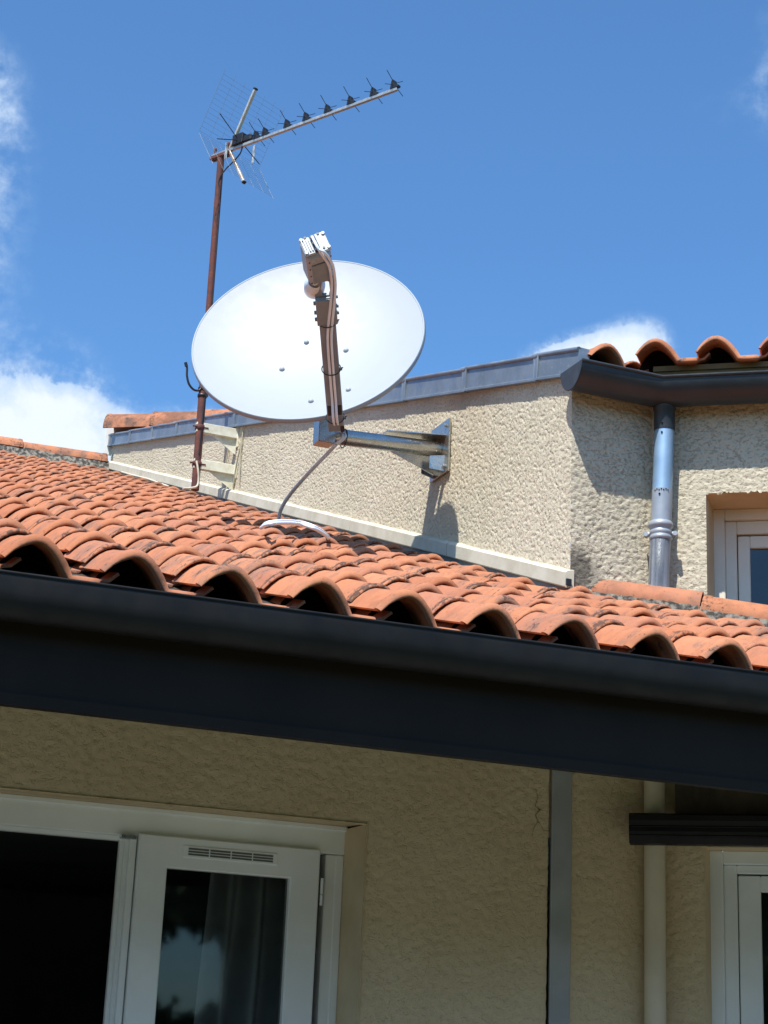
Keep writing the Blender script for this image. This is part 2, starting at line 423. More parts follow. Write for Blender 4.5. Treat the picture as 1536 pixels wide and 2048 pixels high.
# ------------------------------------------------------------------ ground
g = MB(); g.add([(-400, -400, GZ), (400, -400, GZ), (400, 400, GZ), (-400, 400, GZ)], [(0, 1, 2, 3)])
tag(g.build('ground', m_ground), 'green garden grass round the houses', 'ground', kind='structure')
g = MB(); g.add([(-6, 1.5, GZ+.004), (9, 1.5, GZ+.004), (9, 9, GZ+.004), (-6, 9, GZ+.004)], [(0, 1, 2, 3)])
tag(g.build('terrace', m_terrace), 'grey paved terrace in front of the low house', 'terrace', kind='structure')

# ------------------------------------------------------------------ roof tiles
def tile_profile(k):
    """(u, h) of a wave tile: raised left lip, arch, foot, flat pan, turned-up right edge"""
    us = list(np.linspace(0, .195, 11))+[.215, .245, .272, .286, .308, .328, .333]
    out = []
    for q in us:
        if q <= .195:
            x = (q+.018)/(.213); h = .098*max(math.sin(math.pi*x), 0)**.86
            if q > .17: h = max(h, 0.0)
        elif q < .275: h = 0.0
        else: h = float(np.interp(q, [.275, .286, .308, .328, .333], [0, .003, .008, .028, .031]))
        out.append((q, h))
    return out


PROF = tile_profile(0)
PN = []
for i in range(len(PROF)):
    a_, b_ = PROF[max(i-1, 0)], PROF[min(i+1, len(PROF)-1)]
    tx, th = b_[0]-a_[0], b_[1]-a_[1]; ll = math.hypot(tx, th); PN.append((-th/ll, tx/ll))


def tile_piece(mb, O, U, V, H, u0, v0, length, thick, closed, sc=1.0, lift=None, jr=1.0):
    """one visible course of one tile column; U across, V up the slope, H out of the roof"""
    ju, jv, jh = (rng.normal(size=3)*np.array([.0025, .006, .0016])*jr)
    yaw = rng.normal()*.010*jr
    tint = float(np.clip(rng.normal(.5, .24), .03, .97)); T = .0200 if thick else .0100
    lf = (.0208 if thick else .0128) if lift is None else lift
    kk = float(np.clip((0.35 if thick else 1.0)*rng.uniform(.1, 1.2), 0, 1.1))
    if thick: st = [(.010, .0065), (.024, .0065), (.033, .001), (length*.55, 0), (length+.05, 0)]
    else: st = [(.006, .0032), (.010, .0036), (.018, .0012), (length*.55, 0), (length+.05, 0)]
    n = len(PROF); TF = [.40, .55, .8]+[1.0]*(n-3)          # the raised left lip is thin
    def pt(i, v, add):
        q, h = PROF[i]; nx, nh = PN[i]
        if add < 0: add = add*TF[i]
        if q > .278: v = max(v, .035); add = min(add, 0)*.45        # the turned-up edge stays back under the next tile
        l = lf*(1-v/length)
        uu = q+nx*add+yaw*v; hh = h+nh*add+l
        return O+U*((u0+ju+uu)*sc)+V*(v0+jv+v*1.0)+H*((hh+jh)*sc)
    top = [[pt(i, v, a) for i in range(n)] for v, a in st]
    vs = [p for r_ in top for p in r_]; uv = [(PROF[i][0]/.28, v/length, kk) for v, a in st for i in range(n)]
    fs = [(k*n+i, k*n+i+1, (k+1)*n+i+1, (k+1)*n+i) for k in range(len(st)-1) for i in range(n-1)]
    mb.add(vs, fs, True, tint, uv)
    # front face with a small groove under the bead
    fp = [(.010, .0065), (.003, .0045), (-.004, .000), (-.0090, -.0065), (-.0120, -.0135), (-.0100, -.0165), (-.003, -.0172), (-.004, -.0188), (.0, -T)] if thick else [(.006, .0032), (.001, .0015), (-.003, -.002), (-.0045, -.006), (-.002, -.0095), (0, -T)]
    fr = [[pt(i, v, a) for i in range(n)] for v, a in fp]; nf = len(fp)
    mb.add([p for r_ in fr for p in r_], [(k*n+i+n, k*n+i+1+n, k*n+i+1, k*n+i) for k in range(nf-1) for i in range(n-1)], True, tint, [(PROF[i][0]/.28, .35 if thick else .12, kk*.2 if thick else kk*.8) for _ in range(nf) for i in range(n)])
    # left lip side face
    ls = [[pt(0, v, a), pt(0, v, -T)] for v, a in st]
    mb.add([p for r_ in ls for p in r_], [(2*k, 2*k+2, 2*k+3, 2*k+1) for k in range(len(st)-1)], False, tint, [(0, v/length, kk) for v, a in st for _ in range(2)])
    if closed:
        bt = [[pt(i, v, -T) for i in range(n)] for v, a in ((0, 0), (length*.5, 0), (length+.05, 0))]
        mb.add([p for r_ in bt for p in r_], [((k+1)*n+i, (k+1)*n+i+1, k*n+i+1, k*n+i) for k in range(2) for i in range(n-1)], True, tint, [(PROF[i][0]/.28, .6, .1) for _ in range(3) for i in range(n)])


def half_cap(mb, p0, p1, r0, r1, upv, th=.014, seg=12, tint=.5, flat=.9):
    """one half-round ridge tile from p0 (open wide end) to p1"""
    p0, p1 = np.asarray(p0, float), np.asarray(p1, float); ax = nrm(p1-p0); side = nrm(np.cross(ax, upv)); up = np.cross(side, ax)
    ang = np.linspace(math.pi, 0, seg+1); Ls = np.linalg.norm(p1-p0)
    st = [(0, .0), (.004, .004), (.03, .004), (.036, 0), (Ls, 0)]
    rows = []
    for v, a in st:
        rr = r0+(r1-r0)*v/Ls+a; rows.append([p0+ax*v+side*math.cos(t)*rr+up*math.sin(t)*rr*flat for t in ang])
    n = seg+1; uv = [(i/seg, v/Ls, .4) for v, a in st for i in range(n)]
    mb.add([p for r_ in rows for p in r_], [(k*n+i, k*n+i+1, (k+1)*n+i+1, (k+1)*n+i) for k in range(len(st)-1) for i in range(seg)], True, tint, uv)
    inn = []
    for v in (0, Ls):
        rr = r0+(r1-r0)*v/Ls-th; inn.append([p0+ax*v+side*math.cos(t)*rr+up*math.sin(t)*rr*flat for t in ang])
    mb.add(inn[0]+inn[1], [(n+i, n+i+1, i+1, i) for i in range(seg)], True, tint, [(.5, .5, .1)]*(2*n))
    for e, v in ((0, 0), (-1, Ls)):
        a, b = rows[e], inn[0 if e == 0 else 1]
        mb.add(a+b, [(i, n+i, n+i+1, i+1) for i in range(seg)], False, tint, [(.5, .3, .3)]*(2*n))
    for i in (0, n-1):
        mb.add([rows[0][i], rows[-1][i], inn[1][i], inn[0][i]], [(0, 1, 2, 3)], False, tint, [(.5, .5, .2)]*4)


# ================================================================== LOW HOUSE
low = thing('low_house', (1.2, YC, GZ), 'low cream house with orange tiled roof, black gutter and white French window', 'house')
V1 = nrm([0, 1, S1]); H1 = nrm([0, -S1, 1]); CV = 1/math.hypot(1, S1)     # cos of pitch
GL = .25/CV                                                              # one visible course along the slope
O1 = np.array([X0-.195, Y0, Z0])-H1*.026
rt = MB()
for c in range(-7, 18):
    u0 = c*TW
    for k in range(0, 45):
        v0 = k*GL; y = Y0+v0*CV; x = X0-.195+u0
        if y > YF-.15: continue
        if x+.2 > XG-.02 and y+.1 > YC+.09: continue
        if x+.14 > XG-.02:                                            # in front of the tall house walls
            q = np.array([x+.14, y+.25, 0])-CC
            if q@N < -.09 and x+.14 > XC-.05: continue
        if x < -.6+(y-Y0)*.12 and y > Y0+1.2: continue                # far outside the frame
        tile_piece(rt, O1, EX, V1, H1, u0, v0, GL, k % 2 == 0, k <= 1)
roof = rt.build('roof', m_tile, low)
ef_ = MB()      # added near-black sheet standing in for the shade under the eave arches
def shade_sheet(mb, O, U, V, H, c0, c1, v, low_=.05):
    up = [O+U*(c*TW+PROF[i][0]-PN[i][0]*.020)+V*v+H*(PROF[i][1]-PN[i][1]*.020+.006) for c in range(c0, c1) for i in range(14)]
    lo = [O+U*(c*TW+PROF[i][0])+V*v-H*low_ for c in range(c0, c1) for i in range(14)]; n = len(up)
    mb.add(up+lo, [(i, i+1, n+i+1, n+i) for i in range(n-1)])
shade_sheet(ef_, O1, EX, V1, H1, -7, 18, .13)
ef_.build('eave_shade_sheet', m_black, roof)
dk = MB()      # boarding under the tiles
for z_ in (-.020, -.045):
    pass
def deck_quad(mb, x0, x1, y0, y1, dz): mb.add([(x0, y0, roof_z(y0)+dz), (x1, y0, roof_z(y0)+dz), (x1, y1, roof_z(y1)+dz), (x0, y1, roof_z(y1)+dz)], [(0, 1, 2, 3)])
deck_quad(dk, -2.2, XG-.03, Y0+.06, YF, -.02); deck_quad(dk, -2.2, XG-.03, Y0+.06, YF, -.05)
deck_quad(dk, XG-.03, 6.0, Y0+.06, YC-.03, -.02); deck_quad(dk, XG-.03, 6.0, Y0+.06, YC-.03, -.05)
dk.build('roof_deck', m_deck, roof)
# ridge caps with mortar beneath
rc = MB(); mo = MB(); zr = roof_z(YF)+.115
xr = -2.3; i = 0
while xr < XG-.06:
    ln = min(1.02, XG-.05-xr)
    half_cap(rc, (xr+ln, YF+.02, zr+.006), (xr-.03, YF+.02, zr-.004), .125, .112, EZ, tint=float(rng.uniform(.3, .8))); xr += ln; i += 1
rc.build('ridge_cap', m_tile, roof)
prof = [(-.20, -.12), (-.15, -.07), (-.108, .02), (.105, .03), (.105, -.12)]
mo.extrude(prof, (0, YF+.02, zr), EY, EZ, -2.3, XG-.04, EX)
mo.build('ridge_mortar', m_mortar, roof)

# flashing tiles along the foot of the tall house
bp = [R(-.40, .10, 0), R(.222, .085, 0)]
ft = MB()
def wall_cap(px0, px1, off, tint):
    """half-round tile lying along the wall between two photo pixels on a plane parallel to the right wing wall"""
    res = []
    for px, py in (px0, px1):
        d = ray(px, py); t_ = (off+CC@N)/(d@N); res.append(d*t_)
    half_cap(ft, res[0]-EZ*.066, res[1]-EZ*.066, .092, .088, nrm(EZ+N*.45), tint=tint)
wall_cap((1166, 1161), (1402, 1190), .10, .80); wall_cap((1403, 1199), (1640, 1233), .10, .72); wall_cap((1641, 1240), (1880, 1275), .10, .6)
ft.build('wall_cap_tile', m_tile, roof)
mo = MB()
for a_, b_ in (((1150, 1168), (1396, 1200)), ((1385, 1205), (1640, 1243)), ((1640, 1250), (1880, 1285))):
    p = []
    for px, py in (a_, b_):
        d = ray(px, py); t_ = (.13+CC@N)/(d@N); p.append(d*t_)
    n_ = 30; up = nrm(EZ+N*.9)
    rings = []
    for k in range(n_+1):
        q = p[0]+(p[1]-p[0])*k/n_; w1 = .055+.018*pnoise(np.array(k*.7), np.array(3.3)); w2 = .03+.012*pnoise(np.array(k*.9), np.array(9.1))
        rings.append([q-EZ*.22-N*.02, q+N*(w1+.035)-EZ*.13, q+N*(w1*.75+.03)-EZ*(.062-w2*.6), q+N*.02-EZ*(.03), q-N*.12-EZ*.03])
    mo.loft(rings, False, False, False)
mo.build('wall_mortar', m_mortar, roof)

# gutter (half round with a bead), its fascia
gy = Y0-.045
gprof = [(.058, .0)]+[(.060*math.cos(t)-.001, -.040-.075*math.sin(t)) for t in np.linspace(.0, math.pi-.12, 16)]+[(-.061, -.034), (-.062, -.018), (-.062, -.004), (-.0615, .003)]
gm = MB(); gz = 1.262
gin = [(p*.94, q*.94+.002) for p, q in reversed(gprof)]
GD = nrm([1, 0, .0098]); gz = 1.2296          # laid to a slight fall
gm.strip([(-p*-1, q) for p, q in gprof]+gin, (0, gy, gz), EY, EZ, (-2.4, 6.2), GD)
bead = [(-.061+.0045*math.cos(t), .0035+.0045*math.sin(t)) for t in np.linspace(0, 2*math.pi, 12, endpoint=False)]
gm.extrude(bead, (0, gy, gz), EY, EZ, -2.4, 6.2, GD, smooth=True)
gm.build('gutter', m_anth, low)
fb = MB()
fb.box((1.9, Y0+.045, (1.205+.91)/2), EX, EY, EZ, 4.3, .014, (1.205-.91)/2)
fb.box((1.9, Y0+.030, .925), EX, EY, EZ, 4.3, .012, .016)
fb.build('fascia_board', m_fascia, low)

# facade wall under the porch
OPX0, OPX1, OPZ = .93, 2.745, .978
wm = MB()
us = np.arange(-.2, 3.59, .0105); vs_ = np.arange(-.75, 1.62, .0105)
def p_low(U, V): return np.stack([U, np.full_like(U, YC), V], -1), U, V
wm_hole = lambda a, b: (a > OPX0+.01) & (a < OPX1-.010) & (b < OPZ-.010)
wall_grid(wm, us, vs_, p_low, (0, -1, 0), .0040, 32, 42, .85, hole=wm_hole)
wm.box(((-2.2-.2)/2, YC+.12, (GZ+2.0)/2), EX, EY, EZ, 1.0, .12, (2.0-GZ)/2)
wm.box((-.2+.565, YC+.128, (GZ-.75)/2), EX, EY, EZ, .565, .12, (-.75-GZ)/2)
wm.box((OPX1+.42, YC+.128, (GZ-.75)/2), EX, EY, EZ, .42, .12, (-.75-GZ)/2)
wm.box((1.7, YC+.17, 1.32), EX, EY, EZ, 1.9, .16, .32)
wm.build('wall', m_porch, low)
# reveals
rv = MB()
rv.add([(OPX1, YC-.010, GZ), (OPX1, YC-.010, OPZ), (OPX1-.012, YC+.24, OPZ), (OPX1-.012, YC+.24, GZ)], [(0, 1, 2, 3)])
rv.add([(OPX0, YC-.002, GZ), (OPX0, YC-.002, OPZ), (OPX0, YC+.24, OPZ), (OPX0, YC+.24, GZ)], [(0, 3, 2, 1)])
rv.add([(OPX0, YC-.010, OPZ), (OPX1, YC-.010, OPZ), (OPX1-.012, YC+.24, OPZ+.012), (OPX0, YC+.24, OPZ+.012)], [(0, 3, 2, 1)])
rv.build('window_reveal', m_plaster_smooth, low)
# room behind the French window
rm = MB()
x0_, x1_, y0_, y1_, z0_, z1_ = -1.5, 3.5, YC+.30, YC+4.5, GZ+.1, 1.0
rm.add([(x0_, y1_, z0_), (x1_, y1_, z0_), (x1_, y1_, z1_), (x0_, y1_, z1_)], [(0, 1, 2, 3)])
rm.add([(x0_, y0_, z0_), (x0_, y1_, z0_), (x0_, y1_, z1_), (x0_, y0_, z1_)], [(0, 1, 2, 3)])
rm.add([(x1_, y0_, z0_), (x1_, y1_, z0_), (x1_, y1_, z1_), (x1_, y0_, z1_)], [(0, 1, 2, 3)])
rm.add([(x0_, y0_, z0_), (x1_, y0_, z0_), (x1_, y1_, z0_), (x0_, y1_, z0_)], [(0, 1, 2, 3)])
rm.add([(x0_, y0_, z1_), (x1_, y0_, z1_), (x1_, y1_, z1_), (x0_, y1_, z1_)], [(0, 1, 2, 3)])
rm.add([(x0_, y0_, z0_), (x0_, y0_, z1_), (OPX0-.02, y0_, z1_), (OPX0-.02, y0_, z0_)], [(0, 1, 2, 3)])
rm.add([(OPX1+.02, y0_, z0_), (OPX1+.02, y0_, z1_), (x1_, y0_, z1_), (x1_, y0_, z0_)], [(0, 1, 2, 3)])
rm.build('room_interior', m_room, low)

# French window: outer frame, closed right casement, open left leaf
YW = YC+.22
fwx = thing  # (alias kept local)
fr = MB()
fr.bbox(((OPX0+OPX1)/2, YW+.03, .925), EX, EY, EZ, (OPX1-OPX0)/2, .035, .055, .004)
fr.bbox((OPX1-.045, YW+.03, (GZ+.868)/2), EZ, EX, EY, (.868-GZ)/2, .045, .035, .004)
fr.bbox((OPX1-.030, YW+.008, (GZ+.868)/2), EZ, EX, EY, (.868-GZ)/2, .018, .018, .004)
fr.bbox((OPX0+.045, YW+.03, (GZ+.868)/2), EZ, EX, EY, (.868-GZ)/2, .045, .035, .004)
fr.bbox(((OPX0+OPX1)/2, YW-.002, .978), EX, EY, EZ, (OPX1-OPX0)/2-.002, .016, .010, .003)
fr.bbox(((OPX0+1.80)/2, YW+.034, .860), EX, EY, EZ, (1.80-OPX0)/2, .02, .010, .003)
win = fr.build('french_window', m_white, low)
def casement(xl, xr, zt, zb, gl, gr, gt, y):
    mb = MB(); gb = zb+.4; b = .005; h = .026
    def rect(x0, x1, z0, z1, yy): return [(x0, yy, z0), (x1, yy, z0), (x1, yy, z1), (x0, yy, z1)]
    mb.loft([rect(xl, xr, zb, zt, y+h), rect(xl, xr, zb, zt, y-h+b), rect(xl+b, xr-b, zb+b, zt-b, y-h), rect(gl-b, gr+b, gb-b, gt+b, y-h), rect(gl, gr, gb, gt, y-h+b), rect(gl, gr, gb, gt, y+h)], True)
    return mb
ca = casement(1.845, 2.618, .880, GZ+.15, 1.968, 2.490, .754, YW-.012).build('casement', m_white, win)
pn = MB(); pn.add([(1.96, YW-.008, GZ+.5), (2.50, YW-.008, GZ+.5), (2.50, YW-.008, .76), (1.96, YW-.008, .76)], [(0, 1, 2, 3)])
pn.build('pane', m_glass, win)
# meeting post left of the closed casement and the edge of the opened leaf
mp = MB()
mp.bbox((1.826, YW+.000, (GZ+.862)/2), EZ, EX, EY, (.862-GZ)/2, .014, .020, .003)
mp.bbox((1.806, YW+.016, (GZ+.858)/2), EZ, EX, EY, (.858-GZ)/2, .010, .016, .003)
mp.bbox((1.790, YW+.030, (GZ+.852)/2), EZ, EX, EY, (.852-GZ)/2, .010, .014, .003)
mp.build('meeting_post', m_white, win)
lt = MB(); lt.bbox((1.800, YW-.028, .862), EX, EY, EZ, .032, .012, .008, .002); lt.build('latch', m_galv, win)
vg = MB(); vx0, vx1, vzc = 2.046, 2.412, .8245
vy = YW-.012-.026-.006
vg.bbox(((vx0+vx1)/2, vy+.004, vzc), EX, EY, EZ, (vx1-vx0)/2+.018, .003, .0235, .002)
vent = vg.build('vent_grille', m_white, win)
vs2 = MB()
for zz_ in (-.011, 0, .011):
    for k in range(4):
        w_ = (vx1-vx0)/4; vs2.box((vx0+w_*(k+.5), vy+.0005, vzc+zz_), EX, EY, EZ, w_/2-.003, .0012, .0036)
slot = vs2.build('vent_slot', m_slot, win)
hg = MB(); hg.tube([(2.632, YW-.034, .70), (2.632, YW-.034, .765)], .0065, 10); hg.tube([(2.632, YW-.034, .655), (2.632, YW-.034, .697)], .006, 10); hg.build('hinge', m_white, win)
cr = MB(); cr.box((2.2, YW-.006, .895), EX, EY, EZ, .3, .002, .001)

# hairline crack in the plaster right of the window
ck = MB()
pts = [onY(px, py, YC-.0075) for px, py in ((1072, 1578), (1076, 1596), (1070, 1612), (1080, 1620), (1071, 1630), (1076, 1643), (1068, 1655), (1064, 1672))]
ck.tube(pts[:4], .0006, 5, r_end=.0014); ck.tube(pts[3:], .0014, 5, r_end=.0005)
ck.tube([pts[3], onY(1087, 1617, YC-.0075)], .0009, 5, r_end=.0004); ck.tube([pts[5], onY(1082, 1650, YC-.0075), onY(1084, 1655, YC-.0075)], .0009, 5, r_end=.0004)
ck.build('wall_crack', m_darkplastic, low)

# ================================================================== TALL HOUSE
tall = thing('tall_house', (XG+.3, YC, GZ), 'taller cream roughcast house behind, with zinc roof edging and grey downpipe', 'house')
gw = MB()
def gab_bot(y): return ZB1-.12+S1*(y-YC)
def gab_top(y): return ZZ+S2*(y-YC)+.03
ys = np.concatenate([np.arange(YC, 8.8, .0056), np.arange(8.8, 10.6, .0075), np.arange(10.6, YF, .014), [YF]])
ts = np.linspace(0, 1, 205)
def p_gab(U, V):
    z = gab_bot(U)+(gab_top(U)-gab_bot(U))*V
    return np.stack([np.full_like(U, XG), U, z], -1), XG+YC-U, z
wall_grid(gw, ys, ts, p_gab, (-1, 0, 0), .0031, 48, 50, .95, edge=(lambda U: U, YC, (-1, -1, 0)))
gw.box((XG+.12, YC+1.2, GZ+1.7), EX, EY, EZ, .118, 1.19, 1.7)          # rest of the wall, inside
gw.add([(XG+.004, YF+.004, GZ), (XG+5, YF+.004, GZ), (XG+5, YF+.004, 6.2), (XG+.004, YF+.004, gab_top(YF))], [(0, 1, 2, 3)])
gw.build('gable_wall', m_plaster, tall)
# front wall: short part beside the gable corner
fw = MB()
us = np.arange(XG, XC+.001, .0056); us[-1] = XC; vs_ = np.arange(2.02, 3.17, .0056)
wall_grid(fw, us, vs_, p_low, (0, -1, 0), .0038, 38, 52, .95, edge=(lambda U: U, XG, (-1, -1, 0)))
# right wing wall with the upper window opening
UW0, UW1, UZ0, UZ1 = .246, 1.35, 1.45, 2.622
def p_rw(U, V): return CC+U[..., None]*D+V[..., None]*EZ, U+40, V
us = np.concatenate([np.arange(0, 1.0, .0056), np.arange(1.0, 2.2, .02)]); vs_ = np.arange(1.72, 3.17, .0056)
jag = lambda a: .006*pnoise(a*40, a*0+.3)+.004*pnoise(a*90, a*0+4.3)
wall_grid(fw, us, vs_, p_rw, N, .0038, 38, 52, .95, hole=lambda a, b: (a-40 > UW0) & (a-40 < UW1) & (b > UZ0) & (b < UZ1+jag(a)))
fw.box(R(.80, -.09, UZ1+.10), D, N, EZ, .78, .085, .085)
fw.build('front_wall', m_plaster2, tall)
# lower part of the right wing, under the low roof
lw = MB()
LW0, LW1, LZ1 = .216, 1.30, 1.005
us = np.concatenate([np.arange(0, .9, .0105), np.arange(.9, 2.4, .03)]); vs_ = np.arange(-.75, 1.72, .0105)
wall_grid(lw, us, vs_, p_rw, N, .0038, 32, 42, .85, hole=lambda a, b: (a-40 > LW0) & (a-40 < LW1) & (b < LZ1))
us = np.arange(3.685, XC+.001, .0105); us[-1] = XC; vs_ = np.arange(-.75, 2.02, .0105)
wall_grid(lw, us, vs_, p_low, (0, -1, 0), .0038, 32, 42, .85)
lw.box((3.92, YC+.130, (GZ-.75)/2), EX, EY, EZ, .17, .12, (-.75-GZ)/2)
lw.box(R(.1, -.125, (GZ-.75)/2), D, N, EZ, .105, .12, (-.75-GZ)/2); lw.box(R(1.9, -.125, (GZ-.75)/2), D, N, EZ, .55, .12, (-.75-GZ)/2)
lw.box(R(.76, -.09, LZ1+.08), D, N, EZ, .74, .085, .075)
lw.build('ground_floor_wall', m_porch, tall)
js = MB(); js.bbox((3.638, YC-.010, (GZ+1.75)/2), EZ, EX, EY, (1.75-GZ)/2, .048, .008, .003); js.build('joint_strip', m_joint, tall)
tk = MB()
pts = [onY(1106+.3*math.sin(k*1.7), 1545+k*34, YC-.006) for k in range(15)]
tk.tube([(3.590+.0015*math.sin(k*2.1), YC-.007, 1.4-k*.12) for k in range(18)], .0010, 5); tk.build('joint_gap', m_slot, tall)


def rwindow(name, s0, s1, z0, z1, dep, fs, gs, gz, head):
    """window in the right wing: splayed reveal, stepped frame, casement and pane"""
    rv = MB(); s0i = s0+.022; z1i = z1-.004
    rv.add([R(s0, .003, z0), R(s0, .003, z1), R(s0i, -dep, z1i), R(s0i, -dep, z0)], [(0, 3, 2, 1)])
    rv.add([R(s0, .003, z1), R(s1, .003, z1), R(s1, -dep, z1i), R(s0i, -dep, z1i)], [(0, 3, 2, 1)])
    rv.add([R(s1, .003, z0), R(s1, .003, z1), R(s1, -dep, z1i), R(s1, -dep, z0)], [(0, 1, 2, 3)])
    f_ = MB()
    def bar(sa, sb, za, zb, o0, o1, vert):
        if vert: f_.bbox(R((sa+sb)/2, (o0+o1)/2, (za+zb)/2), EZ, D, N, (zb-za)/2, (sb-sa)/2, abs(o1-o0)/2, .004)
        else: f_.bbox(R((sa+sb)/2, (o0+o1)/2, (za+zb)/2), D, N, EZ, (sb-sa)/2, abs(o1-o0)/2, (zb-za)/2, .004)
    a = s0i-.004
    fm = (fs+a)/2
    bar(a, fm, z0, z1i, -dep+.01, -dep-.07, True); bar(fm, fs, z0, z1i-(fm-a), -dep-.015, -dep-.07, True)
    bar(fm, s1, z1i-(fm-a)+.001, z1i, -dep+.01, -dep-.07, False); bar(fs, s1, head+.001, z1i-(fm-a), -dep-.015, -dep-.07, False)
    wn = f_.build(name, m_joinery if name == 'upper_window' else m_white, tall); rv.build('reveal', m_plaster_smooth, wn)
    f_ = MB()
    bar(fs+.004, gs, z0, head-.006, -dep-.03, -dep-.075, True); bar(gs, s1, gz, head-.006, -dep-.03, -dep-.075, False)
    f_.build('casement', m_joinery if name == 'upper_window' else m_white, wn)
    pn = MB(); pn.add([R(gs-.005, -dep-.05, z0), R(s1, -dep-.05, z0), R(s1, -dep-.05, gz+.005), R(gs-.005, -dep-.05, gz+.005)], [(0, 1, 2, 3)])
    pn.build('pane', m_glass, wn)
    bk = MB(); o = -dep-.085; o2 = -dep-1.5
    bk.add([R(s0, o2, z0), R(s1, o2, z0), R(s1, o2, z1), R(s0, o2, z1), R(s0, o, z0), R(s1, o, z0), R(s1, o, z1), R(s0, o, z1)], [(0, 1, 2, 3), (0, 3, 7, 4), (1, 5, 6, 2), (3, 2, 6, 7), (0, 4, 5, 1)])
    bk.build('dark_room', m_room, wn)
    return wn
w_up = rwindow('upper_window', UW0, UW1, UZ0, UZ1, .24, .372, .432, 2.435, 2.50)
w_lo = rwindow('lower_window', LW0, LW1, GZ+.2, LZ1, .10, .352, .452, .83, .905)

# added brown shade panel above the lower window; gutter-like box across it
bd = MB(); bd.box(R(1.14, .045, 1.36), D, N, EZ, 1.04, .03, .25)
for k in range(5): bd.box(R(.45+k*.34, .0765, 1.36), D, N, EZ, .006, .0015, .25)
bd.build('shade_panel', m_shade_brown, tall)  # panel colour stands in for deep shade on the wall
ab = MB()
pr = [(.145, 1.118), (.215, 1.118), (.232, 1.108), (.232, 1.086), (.226, 1.062), (.228, 1.040), (.222, 1.014), (.205, .990), (.160, .988), (.145, 1.0)]
ab.extrude([(p, q) for p, q in pr], CC, N, EZ, -.085, 1.9, D)
ab.extrude([(.229+.003*math.cos(t), 1.060+.003*math.sin(t)) for t in np.linspace(0, 6.283, 10, endpoint=False)], CC, N, EZ, -.083, 1.9, D, smooth=True)
ab.extrude([(.226+.003*math.cos(t), 1.022+.003*math.sin(t)) for t in np.linspace(0, 6.283, 10, endpoint=False)], CC, N, EZ, -.083, 1.9, D, smooth=True)
ab.build('awning_box', m_anth, tall)

# zinc rake edging along the gable
zk = MB(); zoff = .022
def rk(y, dz, off=zoff): return np.array([XG-off, y, ZZ+S2*(y-YC)+dz])
ysr = [YC-.085]+list(np.arange(YC+.2, YF, .6))+[YF+.06]
def rake_h(y): return .122-.0015*(y-YC)
cuts = [YC-.085]+[YJ-k*SP for k in range(2, -10, -1)]+[YF+.06]
cuts = sorted(c_ for c_ in cuts if YC-.09 < c_ < YF+.07)
for ia in range(len(cuts)-1):                    # lapped lengths, each slipped under the next one up
    rings = []
    for y, dz, do in ((cuts[ia]-.02, -.002, .002), (cuts[ia+1]+.02, .002, -.002)):
        h = rake_h(y)+dz; zo = zoff+do
        rings.append([rk(y, -.004+dz, zo+.014), rk(y, .008+dz, zo+.014), rk(y, .014+dz, zo), rk(y, h, zo), rk(y, h+.012, zo-.006), rk(y, h+.010, -.03), rk(y, -.006, -.03)])
    zk.loft(rings, True, True)
rake = zk.build('rake_flashing', m_zinc, tall)
for ia in range(len(cuts)-1):
    MB().tube([rk(cuts[ia]-.02, rake_h(cuts[ia])+.000, zoff+.003), rk(cuts[ia+1]+.02, rake_h(cuts[ia+1])+.009, zoff-.003)], .012, 8).build('rake_bead', m_zinc, rake)
for k in range(-9, 3):
    y = YJ-k*SP; h = rake_h(y); sq = MB()
    for o in (0, 1):
        sq.bbox(rk(y-.014+o*.026, h/2, zoff+.003), nrm([0, S2*.0-.10, 1]), EX, EY, h/2+.004, .007, .009 if o else .016, .002)
    sq.tube([rk(y-.03, h+.004, zoff), rk(y+.03, h+.004, zoff)], .0145, 8)
    sq.build('flashing_joint', m_zinc, rake)
eb = MB(); eb.box((XG-.01, YF+.075, ZZ+S2*(YF-YC)+.07), EX, EY, EZ, .05, .012, .14); eb.build('end_board', m_white, tall)

# painted band and apron flashing at the foot of the gable
bb = MB()
yb = YC-.02; lens = [1.30, 1.42, 1.35, 1.45, 1.3, 1.4, 1.2]
for ln in lens:
    ye = min(yb+ln, YF-.02); rings = []
    for y in np.linspace(yb+.004, ye-.003, 12):
        zt_ = ZB1+S1*(y-YC); w1 = .004*float(pnoise(np.array(y*9), np.array(.5)))
        rings.append([(XG+.01, y, zt_+.012+w1), (XG-.020, y, zt_+.006+w1), (XG-.034, y, zt_-.006), (XG-.036, y, zt_-.070), (XG-.030, y, zt_-.076), (XG+.01, y, zt_-.076)])
    bb.loft([[np.array(p) for p in r_] for r_ in rings], True, True)
    yb = ye
    if yb > YF-.05: break
bb.build('base_band', m_cream, tall)
ap = MB(); rings = []
for y in np.linspace(YC-.03, YF, 30):
    zt_ = ZB1+S1*(y-YC)
    rings.append([np.array(p) for p in ((XG-.012, y, zt_-.07), (XG-.022, y, zt_-.125), (XG-.10, y, zt_-.150), (XG-.16, y, zt_-.152))])
ap.loft(rings, False, False); ap.build('apron_flashing', m_lead, tall)
pa = MB(); pa.bbox((XG-.022, YC-.026, ZB1-.058), EZ, EX, EY, .016, .014, .004, .002); pa.build('band_end', m_darkplastic, tall)

